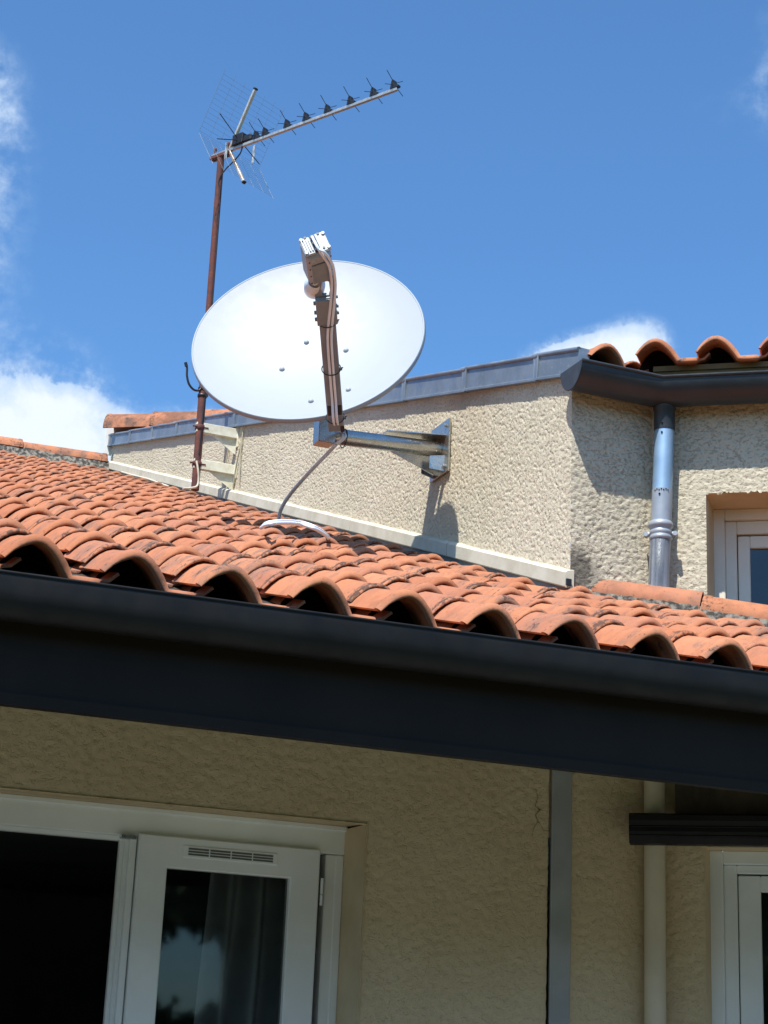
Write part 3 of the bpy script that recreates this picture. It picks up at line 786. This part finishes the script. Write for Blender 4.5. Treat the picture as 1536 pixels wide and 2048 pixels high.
# tall roof: eave tiles, rake column, ridge
V2 = nrm([0, 1, S2]); H2 = nrm([0, -S2, 1]); C2 = 1/math.hypot(1, S2); G2 = .25/C2
VR = nrm(-N+EZ*S2); HR = nrm(EZ+N*S2)
tr = MB(); ZE = 3.188
OL = np.array([3.89-.195, YC-.115, ZE-.038]); OR = R(.14-.195, .215, ZE)
def depths(p): return p[1]-(YC-.11), -((p-CC)@N)+.2
for c in range(0, 6):
    for k in range(0, 38):
        o = OL+EX*(c*TW)+V2*(k*G2); dl, dr = depths(o+EX*.10+EY*.1)
        if dr > dl+.05: continue
        if c > 2: continue
        tile_piece(tr, OL, EX, V2, H2, c*TW, k*G2, G2, k % 2 == 0, k < 2, jr=1.2)
for c in range(-6, 9):
    for k in range(0, 16):
        o = OR+D*(c*TW)+VR*(k*G2); dl, dr = depths(o+D*.12-N*.1)
        if dl > dr+.02: continue
        tile_piece(tr, OR, D, VR, HR, c*TW, k*G2, G2, k % 2 == 0, k < 2, jr=1.2)
troof = tr.build('roof', m_tile, tall)
ef_ = MB(); shade_sheet(ef_, OR, D, VR, HR, 0, 9, .15, .006); ef_.build('eave_shade_sheet', m_black, troof)  # added black sheets in place of shade behind the upper eave arches
ef_ = MB(); shade_sheet(ef_, OL, EX, V2, H2, 0, 1, .14); ef_.build('eave_shade_sheet', m_black, troof)
# boarding under the tall roof
dk = MB()
def tz(y): return ZE-.03+S2*(y-(YC-.11))
dk.add([(XG+.02, YC-.05, tz(YC-.05)), (XC+.03, YC-.05, tz(YC-.05)), (XC+3.2, YF, tz(YF)), (XG+.02, YF, tz(YF))], [(0, 1, 2, 3)])
pR = [R(-.05, .17, ZE-.03+.012), R(2.6, .17, ZE-.03+.012), R(2.6, -4, ZE-.03+S2*4.2), R(-.05, -4, ZE-.03+S2*4.2)]
dk.add(pR, [(0, 1, 2, 3)])
dk.build('roof_deck', m_deck, troof)
eb = MB(); eb.box(R(1.24, .150, 3.150), D, N, EZ, 1.22, .010, .050); eb.box((3.88, YC-.06, 3.12), EX, EY, EZ, .16, .010, .045); eb.build('eave_board', m_ochre, tall)
# ridge caps at the back, running along the right wing
rc = MB(); p = onX(217, 866, XG-.06)+np.array([0, .0, 0]); q0 = p.copy()
dirR = nrm(D*1.0)
for k in range(6):
    ln = .47
    half_cap(rc, q0, q0+dirR*(ln+.04)+EZ*.000, .150, .138, EZ, tint=float(rng.uniform(.75, .97)), flat=1.25); q0 = q0+dirR*ln+EZ*.004
rc.build('ridge_cap', m_tile, troof)

# upper gutter: short piece at the corner, mitred into the run along the right wing
ug = MB(); gt = 3.128; R0 = .098
half = [(-R0*math.cos(t), -R0*1.12*math.sin(t)) for t in np.linspace(0, math.pi, 15)]
def gut_ring(base, outv, inn=1.0): return [base+outv*(R0+.012+p*inn)+EZ*(q*inn) for p, q in half]
b0 = np.array([3.612, YC, gt]); mit = nrm(nrm(-EY)+N)
# mitre point: where both run axes meet (same offset from each wall)
kk = 1/ (mit@(-EY))
def mring(inn): return [np.array([XC, YC, gt])+mit*kk*(R0+.012+p*inn)+EZ*(q*inn) for p, q in half]
end = R(2.5, 0, gt)
outr = [gut_ring(b0, -EY), mring(1.0), gut_ring(end, N)]; inr = [gut_ring(b0, -EY, .95), mring(.95), gut_ring(end, N, .95)]
ug.loft(outr, False, False, True); ug.loft([list(r_) for r_ in inr], False, False, True)
cap = gut_ring(b0, -EY); ug.add(cap, [tuple(range(len(cap)))]); ug.add([p-EX*.006 for p in cap], [tuple(range(len(cap)))])
def rim(i): return [outr[j][i] for j in range(3)]
ug.tube([rim(-1)[0], rim(-1)[1], rim(-1)[2]], .009, 8)
ug.tube([rim(0)[0], rim(0)[1], rim(0)[2]], .006, 8)
ug.tube([p-EX*.003 for p in cap], .0045, 6)
ugo = ug.build('gutter', m_slate, tall)

# downpipe: dark outlet, bright length, grey length with a clamp, cream length below
PS, PO = .050, .085
def pp(z): return R(.062+(z-2.83)*.040, PO, z)
dp = MB(); dp.tube([pp(2.58), pp(2.93)], .0455, 24); pipe = dp.build('downpipe', m_pipezinc, tall)
o_ = MB(); o_.lathe([(.047, 0), (.049, .01), (.049, .10), (.053, .105), (.053, .14), (.050, .145), (.050, .24)], pp(2.905), EZ, 24); o_.build('outlet', m_slate, pipe)
o_ = MB(); o_.lathe([(.0475, 0), (.0475, .175), (.0475, .45), (.0, .451)], pp(2.00)+EZ*.0, pp(2.6)-pp(2.0), 24)
o_.tube([pp(2.01), pp(2.615)], .0475, 24); o_.build('grey_length', m_greypipe, pipe)
o_ = MB()
o_.lathe([(.047, -.03), (.052, -.026), (.052, -.014), (.049, -.010), (.049, -.004), (.052, 0), (.052, .012), (.0485, .016), (.049, .026), (.057, .032), (.058, .044), (.053, .054), (.047, .060)], pp(2.405), EZ, 28)
for sgn in (-1, 1): o_.tube([pp(2.405)+D*sgn*.050, pp(2.405)+D*sgn*.066], .013, 10); o_.tube([pp(2.405)+D*sgn*.066+N*.014, pp(2.405)+D*sgn*.066-N*.02], .011, 10)
o_.tube([pp(2.405)-N*.04, pp(2.405)-N*.10], .008, 8)
o_.build('pipe_clamp', m_greypipe, pipe)
o_ = MB(); o_.tube([R(.010, PO-.01, GZ), R(.012, PO-.01, 1.75)], .0455, 24); o_.build('cream_length', m_creampipe, pipe)
for z, q_ in ((2.930, .050), (3.03, .055), (2.885, .046), (2.585, .048)):
    MB().lathe([(.0, .006), (.004, .004), (.005, 0)], pp(z)+N*q_-D*.008, N, 8).build('rivet', m_darkplastic, pipe)
o_ = MB()
for k in range(7): o_.lathe([(.0, .004), (.003, .003), (.0035, 0)], pp(2.605)+nrm(N*math.cos((k-3)*.22)+D*math.sin((k-3)*.22))*.048+EZ*.004*((k % 2)), N, 6)
tag(o_.build('crimp_mark', m_darkplastic, pipe), kind='stuff')

# ================================================================== SATELLITE DISH
C = onY(615, 673, 7.92); tcam = -nrm(C)
mm = c_r*(-.197)+c_u*.98; mm = nrm(mm-tcam*(mm@tcam))
nd = math.cos(math.radians(49))*tcam+math.sin(math.radians(49))*mm
RD = 232.5*(C@c_f)/F
e1 = nrm(EZ-nd*nd[2]); e1 = nrm(e1*math.cos(math.radians(-19))+np.cross(e1, nd)*math.sin(math.radians(-19))); e3 = np.cross(e1, nd)
plate_c = onX(886, 902, XG)
dish = thing('satellite_dish', plate_c, 'large white satellite dish on a galvanised arm bolted to the roughcast gable', 'satellite dish')
dm = MB(); DEP = .085; nr, na = 26, 96
def dpos(rr, a, back=0.0): return C+(e1*math.cos(a)+e3*math.sin(a))*(rr*RD)-nd*(DEP*(1-rr*rr)+back)
vs_ = [C-nd*DEP]; fs = []
for i in range(1, nr+1):
    for j in range(na): vs_.append(dpos(i/nr, j*2*math.pi/na))
for j in range(na): fs.append((0, 1+j, 1+(j+1) % na))
for i in range(nr-1):
    for j in range(na):
        k = (j+1) % na; fs.append((1+i*na+j, 1+(i+1)*na+j, 1+(i+1)*na+k, 1+i*na+k))
dm.add(vs_, fs, True)
refl = dm.build('reflector', m_dish, dish)
def dring(rr, back): return [C+(e1*math.cos(a)+e3*math.sin(a))*rr-nd*back for a in np.linspace(0, 2*math.pi, na, endpoint=False)]
rb = MB()
rb.loft([dring(RD-.001, .0), dring(RD+.002, -.003), dring(RD+.007, -.002), dring(RD+.010, .004), dring(RD+.012, .022), dring(RD+.008, .026), dring(RD-.010, .024)], True, False, True)
bk = []
for i in range(nr, 0, -5):
    rr = i/nr; bk.append([C+(e1*math.cos(a)+e3*math.sin(a))*(rr*RD-.006)-nd*(DEP*(1-rr*rr)+.028) for a in np.linspace(0, 2*math.pi, na, endpoint=False)])
rb.loft(bk, True, False, True)
rb.build('rim', m_dishback, refl)
def on_dish(px, py):
    d = ray(px, py); t_ = (C@nd)/(d@nd)
    for _ in range(4):
        p = d*t_; q = p-C; rr = np.linalg.norm(q-nd*(q@nd))/RD; t_ = ((C-nd*DEP*(1-rr*rr))@nd)/(d@nd)
    return d*t_
for px, py in ((613, 685), (692, 701), (564, 739), (697, 780), (622, 803)):
    b_ = MB(); p = on_dish(px, py); b_.lathe([(0, .014), (.006, .0130), (.0115, .009), (.0145, .003), (.015, -.006)], p, nd, 14); b_.build('bolt', m_cast, refl)

# wall plate, gussets and arm
yP, zP = plate_c[1], plate_c[2]
sp_ = MB()
tl = .045
sp_.bbox((XG-.016, yP, zP), EZ, EX, EY, .150, .006, .118, .002)
for (dy, dz) in ((-.085, .115), (.085, .115), (-.085, -.115), (.085, -.115)): sp_.lathe([(0, .016), (.008, .016), (.010, .010), (.010, -.002)], (XG-.022, yP+dy, zP+dz), -EX, 6, False)
wp = sp_.build('wall_plate', m_galv, dish)
# side gussets: two triangular webs and a folded top and bottom
gs_ = MB()
def tri(pts, n, th):
    pts = [np.asarray(p, float) for p in pts]; n = nrm(n)*th/2; k = len(pts)
    gs_.add([p+n for p in pts]+[p-n for p in pts], [tuple(range(k)), tuple(reversed(range(k, 2*k)))]+[(i, k+i, k+(i+1) % k, (i+1) % k) for i in range(k)])
zA = zP+.000
tri([(XG-.02, yP-.085, zA+.062), (XG-.02, yP+.085, zA+.062), (XG-.34, yP+.030, zA+.046), (XG-.34, yP-.030, zA+.046)], nrm([.05, 0, 1]), .005)
tri([(XG-.02, yP+.004, zA-.035), (XG-.02, yP+.004, zA-.145), (XG-.05, yP+.004, zA-.145), (XG-.36, yP+.004, zA-.035)], EY, .006)
tri([(XG-.02, yP-.070, zA-.05), (XG-.02, yP-.070, zA-.14), (XG-.10, yP-.052, zA-.13), (XG-.10, yP-.052, zA-.06)], nrm([.2, 1, 0]), .005)
tri([(XG-.02, yP+.075, zA+.05), (XG-.02, yP+.075, zA-.14), (XG-.10, yP+.055, zA-.13), (XG-.10, yP+.055, zA+.04)], nrm([-.2, 1, 0]), .005)
gs_.build('gusset', m_galv, dish)
aend = onY(660, 872, yP)
aend[0] = onY(652, 872, yP)[0]
ar = MB(); ar.tube([(XG-.02, yP, zA+.004), tuple(aend)], .043, 24)
arm = ar.build('support_arm', m_galv, dish)
tb = MB(); tt = aend+np.array([-.01, 0, .0])
tb.bbox(tt+EZ*.055, EZ, EX, EY, .110, .046, .046, .004)
tb.bbox(tt+EZ*.30, EZ, EX, EY, .30, .03, .03, .004)
tb.build('mounting_post', m_galv, dish)
hb = MB()          # bracket between post and the back of the reflector
pc = C-nd*(DEP+.05)
hb.bbox(pc-nd*.03, e1, e3, nd, .16, .11, .012, .003); hb.bbox(pc-nd*.08, e1, e3, nd, .09, .05, .05, .004)
hb.tube([pc-nd*.10, tt+EZ*.45], .028, 12); hb.build('back_bracket', m_galv, dish)

# feed boom: from the lower rim out to the transceiver
B0 = ray(672, 852)*np.linalg.norm(C-e1*RD)*.999
def at_len(px, py, ln):
    d = ray(px, py); b = d@B0; c = B0@B0-ln*ln; disc = max(b*b-c, 0); return d*(b-math.sqrt(disc))
E0 = at_len(651, 598, .80); bd = nrm(E0-B0)
bs = nrm(np.cross(bd, tcam)); bs = bs if bs@c_r > 0 else -bs; bn = np.cross(bd, bs); bn = bn if bn@(-tcam) < 0 else -bn   # bs: to the right, bn: towards camera
px_m = F/np.linalg.norm(E0)
bm = MB(); lb = np.linalg.norm(E0-B0)
bm.bbox(B0+bd*lb/2, bd, bs, bn, lb/2+.02, .0385, .022, .005)
boom = bm.build('feed_boom', m_boom, dish)
for p_, o, w_ in ((.125, -.024, .032), (.125, .024, .032), (-.002, .030, .020)):
    MB().box(B0+bd*p_+bs*o+bn*.0225, bd, bs, bn, w_, .010, .0008).build('boom_slot', m_darkplastic, boom)
cl = MB()           # clamp collar with bolts at the upper end
cl.bbox(E0-bd*.06, bd, bs, bn, .075, .047, .030, .004)
for o in (-.115, -.075, -.02):
    for sgn in (-1, 1):
        q = E0+bd*(o+.03*(sgn > 0))+bs*sgn*.047
        cl.tube([q, q+bs*sgn*.010], .010, 8)
cl.build('boom_clamp', m_boom, boom)
# forked carrier plate with an opening
E1 = at_len(640, 552, .93)
hp = MB()
def P2(x, y, o): return E0+bd*y+bs*x+bn*o
hl = np.linalg.norm(E1-E0)
outer = [(-.040, -.02), (.046, -.02), (.048, hl*.55), (.046, hl+.03), (-.055, hl+.03), (-.060, hl*.72), (-.047, hl*.35)]
inner = [(-.012, hl*.22), (.018, hl*.20), (.024, hl*.34), (.022, hl*.78), (.014, hl*.82), (-.010, hl*.78), (-.018, hl*.50)]
n_ = len(outer)
for o_, sg in ((.006, 1), (-.006, -1)):
    vv_ = [P2(x, y, o_) for x, y in outer]+[P2(x, y, o_) for x, y in inner]
    fs = [(i, (i+1) % n_, n_+(i+1) % n_, n_+i) for i in range(n_)]; hp.add(vv_, fs)
for lst in (outer, inner):
    vv_ = [P2(x, y, .006) for x, y in lst]+[P2(x, y, -.006) for x, y in lst]; hp.add(vv_, [(i, (i+1) % n_, n_+(i+1) % n_, n_+i) for i in range(n_)])
hp.build('carrier_plate', m_boom, dish)
# transceiver box on top of the plate
T1 = at_len(633, 497, 1.13); T0 = E1-bd*.01
tx = nrm(T1-T0); ts_ = nrm(np.cross(tx, tcam)); ts_ = ts_ if ts_@c_r > 0 else -ts_; tn = np.cross(tx, ts_); tn = tn if tn@tcam > 0 else -tn
# tilt the box about its length so that its left flank shows
ct, st_ = math.cos(math.radians(-13)), math.sin(math.radians(-13)); ts_, tn = ts_*ct+tn*st_, tn*ct-ts_*st_
lt_ = np.linalg.norm(T1-T0); tc_ = (T0+T1)/2-tn*.02
tm = MB(); tm.bbox(tc_, tx, ts_, tn, lt_/2, .058, .056, .018)
trx = tm.build('transceiver', m_castd, dish)
fn_ = MB()          # raised end face with fins, bosses, sockets
ef = tc_+tx*(lt_/2)
fn_.bbox(ef+ts_*.036+tx*.004, tx, ts_, tn, .006, .024, .052, .003); fn_.bbox(ef-ts_*.036-tn*.0+tx*.004, tx, ts_, tn, .006, .024, .048, .003)
for k in range(4): fn_.box(ef-ts_*.036+ts_*(k-1.5)*.011+tx*.012, tx, ts_, tn, .004, .0025, .034)
for (a, b) in ((.052, .04), (-.05, .036), (.052, -.04), (-.05, -.04)): fn_.tube([ef+ts_*a+tn*b, ef+ts_*a+tn*b+tx*.016], .008, 8)
fn_.build('end_fins', m_cast, trx)
for b in (-.035, .0, .035): MB().tube([ef+tn*b+tx*.0, ef+tn*b+tx*.020], .0095, 10).build('socket', m_darkplastic, trx)
for (a, b) in ((.030, .036), (.030, -.046), (-.030, -.046)): MB().tube([ef+ts_*a+tn*b+tx*.008, ef+ts_*a+tn*b+tx*.0135], .006, 8).build('screw', m_darkplastic, trx)
for k in range(4):
    for sg in (-1, 1): q = tc_+tx*(lt_/2-.03-k*.05)+ts_*sg*.050+tn*.0602; MB().tube([q, q+tn*.0015], .0042, 6).build('screw', m_darkplastic, trx)
lb_ = MB(); lb_.bbox(tc_-ts_*.006+tn*.0605-tx*.02, tx, ts_, tn, lt_*.30, .036, .0016, .001); lb_.build('cover_plate', m_boom, trx)
# feed horn: short ringed disc facing the reflector, behind the plate
hd = nrm((C-nd*DEP)-E1)
hc = at_len(630, 566, .88)+hd*.07
fh = MB(); fh.lathe([(0, .03), (.040, .030), (.046, .026), (.048, .015), (.048, -.05), (.03, -.09)], hc, hd, 28)
for rr in (.030, .041): fh.lathe([(rr-.002, .030), (rr-.002, .0335), (rr+.002, .0335), (rr+.002, .030)], hc, hd, 28)
fh.tube([hc-hd*.05, hc-hd*.10+tx*.03], .025, 14); fh.build('feed_horn', m_horn, dish)
# cable ties on the boom and the arm
def tie(c, a, b, ha, hb_, r_=.0028, tail=None):
    mb = MB(); k = [c+a*ha*math.cos(t)*1.0+b*hb_*math.sin(t) for t in np.linspace(0, 2*math.pi, 20)]
    mb.tube(k, r_, 6)
    if tail is not None: mb.tube([c+a*ha*.95+b*hb_*.2, c+a*ha*.95+b*hb_*.2+tail], r_*1.1, 6); mb.box(c+a*ha*.98+b*hb_*.15, a, b, np.cross(a, b), .007, .006, .005)
    return mb.build('cable_tie', m_darkplastic, dish)
for o in (.045, lb*.45, lb-.145):
    tie(B0+bd*(o+.02)+bn*.006, bs, nrm(bn+bd*-.35), .045, .036, tail=bs*.012+bd*.01)
tie(aend+np.array([.10, 0, 0]), EY, EZ, .050, .050)
# coaxial pair: transceiver sockets -> along the boom -> round the arm -> down to the roof
def catmull(pts, n=8):
    pts = [np.asarray(p, float) for p in pts]; P_ = [2*pts[0]-pts[1]]+pts+[2*pts[-1]-pts[-2]]; out = []
    for i in range(1, len(P_)-2):
        p0, p1, p2, p3 = P_[i-1:i+3]
        for k in range(n):
            t = k/n; out.append(.5*((2*p1)+(-p0+p2)*t+(2*p0-5*p1+4*p2-p3)*t*t+(-p0+3*p1-3*p2+p3)*t**3))
    out.append(pts[-1]); return out
def onRoof(px, py, off):
    d = ray(px, py); t_ = (Z0+off-S1*Y0)/(d[2]-S1*d[1]); return d*t_
corner = aend+np.array([.12, -.075, .06])
for sgn in (-1, 1):
    q = .0085*sgn
    pts = [ef+tn*.035*(sgn)+tx*.018, ef+tn*(.06+.01*sgn)+ts_*(.012+q)+tx*.022, tc_+tn*.074+ts_*(.040+q)+tx*lt_*.18, tc_+tn*.072+ts_*(.046+q)-tx*lt_*.3,
           P2(.040+q, hl*.6, .022), P2(.030+q, .0, .030), B0+bd*(lb*.75)+bs*(.004+q)+bn*.032, B0+bd*(lb*.45)+bs*q+bn*.031, B0+bd*.2+bs*q+bn*.031, B0+bd*.045+bs*q+bn*.031]
    end_pts = [onY(684+q*300, 862, yP-.075), onY(688+q*300, 874, yP-.085), onY(672+q*300, 889, yP-.06)]
    cb = MB(); cb.tube(catmull(pts+end_pts), .0065, 8); cb.build('coaxial_cable', m_cable, dish)
# hanging part and the loop lying on the tiles
dc = MB()
low_pt = onRoof(558, 1046, .06)
h0 = onY(672, 889, yP-.06)
for sgn in (-1, 1):
    q = np.array([.0055*sgn, .003*sgn, 0])
    y_low = low_pt[1]
    pts = [h0+q, onY(655, 907, yP-.05+.05)+q, onY(612, 952, yP+.12)+q, onY(578, 992, yP+.28)+q, onY(561, 1022, yP+.36)+q, onY(557, 1050, yP+.42)+q]
    dc.tube(catmull(pts), .0060, 8)
    lp = [onRoof(522, 1056, .10), onRoof(535, 1047.5+sgn*1.8, .155), onRoof(565, 1044+sgn*2, .165), onRoof(600, 1046+sgn*2, .165), onRoof(630, 1056+sgn*2, .155), onRoof(652, 1070+sgn*2, .12), onRoof(662, 1082+sgn*2, .05)]
    dc.tube(catmull(lp), .0080, 8)
tag(dc.build('coaxial_cable', m_cable), 'pair of white cables hanging from the dish arm, looped over the orange tiles', 'cable')

# ================================================================== TELEVISION AERIAL
xm, ym = XG-.30, 12.0
aer = thing('television_aerial', (xm, ym, 4.05), 'television aerial with black directors on a rusty mast left of the dish', 'aerial')
ms = MB(); ms.tube([(xm, ym, 4.03), (xm, ym, 5.2)], .030, 16); ms.tube([(xm, ym, 5.2), (xm, ym, 6.78)], .0265, 16); ms.build('mast', m_rust, aer)
for (px, py) in ((478, 868), (470, 943)):
    w_ = onX(px, py, XG); w_[1] = ym; b_ = MB()
    b_.bbox(((XG+xm-.03)/2, ym, w_[2]+.0), EX, EY, EZ, (XG-xm+.03)/2, .020, .038, .003)
    b_.bbox((XG-.008, ym, w_[2]-.03), EZ, EY, EX, .075, .028, .006, .002)
    b_.add([(XG-.01, ym+.004, w_[2]-.16), (XG-.01, ym+.004, w_[2]-.03), (xm+.08, ym+.004, w_[2]-.03)], [(0, 1, 2)])
    br = b_.build('wall_bracket', m_bracket, aer)
    c_ = MB(); c_.lathe([(.032, -.02), (.036, -.018), (.036, .018), (.032, .02)], (xm, ym, w_[2]), EZ, 14); c_.tube([(xm-.06, ym-.02, w_[2]), (xm+.06, ym-.02, w_[2])], .006, 6); c_.build('mast_clamp', m_rust, br)
bA = np.array([xm, ym, 6.80]); bE = onY(795, 178, 10.46); bE[2] = bE[2]
db = nrm(bE-bA); sb = nrm(np.cross(db, EZ)); ub = np.cross(sb, db); bB = bA-db*.10; LB = np.linalg.norm(bE-bB)
bo = MB(); bo.bbox((bB+bE)/2, db, sb, ub, LB/2, .012, .012, .002); bo.build('aerial_boom', m_alu, aer)
mc = MB(); mc.bbox(bA-ub*.025+db*.0, db, sb, ub, .10, .028, .014, .003); mc.tube([bA-ub*.05-db*.07, bA+ub*.045-db*.07], .008, 8); mc.tube([bA-ub*.05+db*.07, bA+ub*.05+db*.07], .008, 8)
mc.lathe([(.0, .014), (.012, .012), (.014, 0), (.008, -.02)], bA+ub*.05-db*.07, ub, 8); mc.lathe([(.0, .02), (.014, .016), (.016, 0), (.008, -.02)], bA+ub*.055+db*.07, ub, 8)
mc.build('boom_clamp', m_rust, aer)
def bpt(px):
    """distance along the boom that lands at photo column px"""
    a, b = 0.0, LB
    for _ in range(40):
        m_ = (a+b)/2; p = bB+db*m_; x = IW/2+F*(p@c_r)/(p@c_f)
        if x < px: a = m_
        else: b = m_
    return a
def px_of(p): return IW/2+F*(p@c_r)/(p@c_f)
for px in (512, 530, 574, 612, 655, 701, 747, 788):
    s = bpt(px); c0 = bB+db*s+ub*.012; d_ = MB(); top = c0+ub*.038
    prof = [(-.028, 0), (.046, 0), (.048, .014), (.018, .026), (.008, .062), (-.008, .074), (-.018, .060), (-.024, .024)]
    d_.extrude(prof, c0, db, ub, -.015, .015, sb)
    body = d_.build('director', m_darkplastic, aer)
    ro = MB()
    for sg in (-1, 1):
        ro.tube([top+ub*.004, top+(sb*sg*.80+ub*.60)*.115], .0026, 6); ro.tube([top-ub*.004, top+(sb*sg*.90-ub*.42)*.115], .0026, 6)
    ro.build('director_rod', m_darkplastic, body)
# dipole box and its whiskers
s = bpt(478); c0 = bB+db*s; dpb = MB(); dpb.bbox(c0+ub*.058, db, sb, ub, .055, .030, .046, .006); dpb.bbox(c0+ub*.045+db*.09, db, sb, ub, .045, .02, .032, .012)
dip = dpb.build('dipole_box', m_darkplastic, aer)
fnb = MB()
for k in range(4): fnb.box(c0+ub*.058+db*(-.04+k*.024)+sb*(-.031), db, sb, ub, .004, .003, .040)
fnb.build('box_rib', m_greypipe, dip)
dr = MB()
for sg in (-1, 1):
    dr.tube([c0+ub*.06+sb*sg*.02, c0+ub*.06+(sb*sg*.9+ub*.45)*.26], .0040, 6); dr.tube([c0+ub*.05+sb*sg*.02, c0+ub*.05+(sb*sg*.92-ub*.35)*.26], .0040, 6)
dr.build('dipole_rod', m_darkplastic, dip)
# corner reflector: two wire grids on folded arms
s = bpt(459); rc0 = bB+db*s
def reflector(sgn, ln, lean, alm):
    dirv = nrm(ub*sgn*math.cos(math.radians(lean))+db*math.sin(math.radians(lean)))
    a_ = MB(); a_.bbox(rc0+dirv*(ln/2+.015), dirv, sb, np.cross(dirv, sb), ln/2, .013, .010, .002)
    arm_ = a_.build('reflector_arm', m_oldalu, aer)
    e_ = MB(); q = rc0+dirv*(ln+.018); e_.bbox(q, dirv, sb, np.cross(dirv, sb), .008, .016, .013, .002); e_.build('end_cap', m_darkplastic, arm_)
    g_ = MB(); w_ = .34
    for k in range(13):
        p = rc0+dirv*(ln*1.02*(k+.3)/13); g_.tube([p-sb*w_, p+sb*w_], .0009, 4, False)
    for k in range(7):
        x = -w_+2*w_*k/6; r_ = .0013 if k in (0, 6) else .0009
        g_.tube([rc0+sb*x+dirv*.01, rc0+sb*x+dirv*ln*1.03], r_, 4, False)
    g_.build('reflector_grid', m_wire, arm_)
reflector(1, .50, 26, 0); reflector(-1, .36, 30, 0)
pl_ = MB(); q = rc0-sb*.26; pl_.tube([q+ub*.0, q+ub*.16], .006, 6); pl_.tube([q+db*.012+ub*.0, q+db*.012+ub*.16], .005, 6); pl_.build('grid_stay', m_alu, aer)
q = rc0+sb*.10+db*.06
pl_ = MB(); pl_.tube([q-ub*.0, q-ub*.14], .006, 6); pl_.tube([q+db*.014, q+db*.014-ub*.14], .005, 6); pl_.build('grid_stay', m_alu, aer)
lead = MB(); c1 = c0+ub*.02+db*.04
lead.tube(catmull([c1, c1-ub*.08-db*.02, c1-ub*.14-db*.10, bA-ub*.16+db*.06, bA-ub*.26+sb*.02+db*.02, (xm+.01, ym-.03, 6.3), (xm+.012, ym-.028, 5.0), (xm, ym-.03, 4.3)]), .0055, 6)
lead.build('aerial_lead', m_darkplastic, aer)
pg = MB()
pts = [onY(px, py, ym-.02) for px, py in ((372, 727), (374, 736), (374, 752), (378, 768), (387, 779), (397, 781), (403, 776))]
pg.tube(catmull(pts), .0085, 6); pg.tube([onY(371, 725, ym-.02), onY(373, 733, ym-.02)], .012, 6)
for py in (778, 792): pg.lathe([(.030, -.012), (.037, -.01), (.037, .01), (.030, .012)], (xm, ym, float(onY(404, py, ym)[2])), EZ, 12)
q = onY(413, 786, ym-.03); pg.box(q, EX, EY, EZ, .012, .012, .03)
pg.build('cut_lead', m_darkplastic, aer)
# old leads running down the wall behind the mast
m_old = mat('old_lead', (.42, .38, .27), .7)
old_labels = ['old cream lead running down the gable from the upper bracket, nearest the dish', 'old cream lead on the gable close to the rusty mast, left of the other two',
              'old cream lead down the gable between the two other leads by the mast']
for i_, (a, b) in enumerate((((486, 862), (478, 968)), ((458, 893), (450, 960)), ((484, 880), (466, 975)))):
    p0 = onX(a[0], a[1], XG-.014); p1 = onX(b[0], b[1], XG-.016); mid = (p0+p1)/2+np.array([-.004, .012, 0])
    ol = MB(); ol.tube(catmull([p0, mid, p1]), .0055, 6)
    tag(ol.build('wall_lead', m_old), old_labels[i_], 'cable', 'old leads on the gable by the mast')
fc = MB()
pts = [onY(393, 922, ym-.05), onY(396, 940, ym-.06), onY(397, 958, ym-.06), onY(394, 972, ym-.07), onY(382, 976, ym-.1), onY(366, 977, ym-.15)]
fc.tube(catmull(pts), .008, 6)
tag(fc.build('mast_foot_cable', m_cream), 'cream cable curling round the foot of the rusty mast onto the tiles', 'cable')
tc2 = MB(); pts = [onX(px, py, XG-.05) for px, py in ((243, 944), (268, 951), (296, 958), (318, 966), (338, 973))]
tc2.tube(catmull(pts), .008, 6)
tag(tc2.build('loose_cable', m_cream), 'thin pale cable lying along the top of the tiles beside the cream band', 'cable')

# ================================================================== curtain and hedge
cu = MB(); nx = 70; rows = [(.70, 0.0), (.55, .15), (.30, .4), (-.1, .7), (-.7, .9), (-1.35, 1.0)]
rings = []
for z, sp in rows:
    ring = []
    for i in range(nx+1):
        t = i/nx; x = 2.235+.50*t-(.05*sp)*(1-t)+.02*sp*math.sin(t*17); y = YW+.17+.095*math.cos(t*26+.3*sp)*(.5+.5*sp)+.02*math.sin(t*9+z*2)
        zz = z+(.09 if sp == 0 else 0)
        ring.append(np.array([x, y, zz]))
    rings.append(ring)
cu.loft(rings, False, False, True)
tag(cu.build('curtain', m_curtain), 'grey curtain hanging in folds behind the closed French window casement', 'curtain')

hd_ = MB()
def clump(c, rad, n):
    for _ in range(n):
        d_ = rng.normal(size=3); d_ /= np.linalg.norm(d_); p = c+d_*rad*np.array([1, .8, 1])*rng.uniform(.55, 1.05); a = nrm(rng.normal(size=3)); b = nrm(np.cross(a, rng.normal(size=3))); s = rng.uniform(.10, .22)
        hd_.add([p+a*s, p+b*s*.6, p-a*s, p-b*s*.6], [(0, 1, 2, 3)])
HY = -12.0
def core(xa, xb, za, zb): hd_.box(((xa+xb)/2, HY-.9, (za+zb)/2), EX, EY, EZ, (xb-xa)/2, .7, (zb-za)/2)
core(-26, 7.0, GZ, 3.3); core(8.8, 26, GZ, 3.4); core(7.0, 8.8, GZ, .55); core(7.0, 8.8, 2.1, 3.2)
for x in np.arange(-26, 26, .8):
    top = 3.5+.7*math.sin(x*.7)+rng.uniform(-.5, .5)
    for z in np.arange(GZ+.3, top, .8):
        if ((x-7.9)/1.15)**2+((z-1.32)/1.0)**2 < 1: continue
        clump(np.array([x+rng.uniform(-.3, .3), HY+rng.uniform(-.4, .3), z]), .72, 30)
for a in np.linspace(0, 6.283, 26): clump(np.array([7.9+.98*math.cos(a), HY-.5, 1.32+.88*math.sin(a)]), .30, 26)
tag(hd_.build('hedge', m_leaf), 'dark green hedge opposite the house, seen mirrored in the French window', 'hedge', kind='stuff')
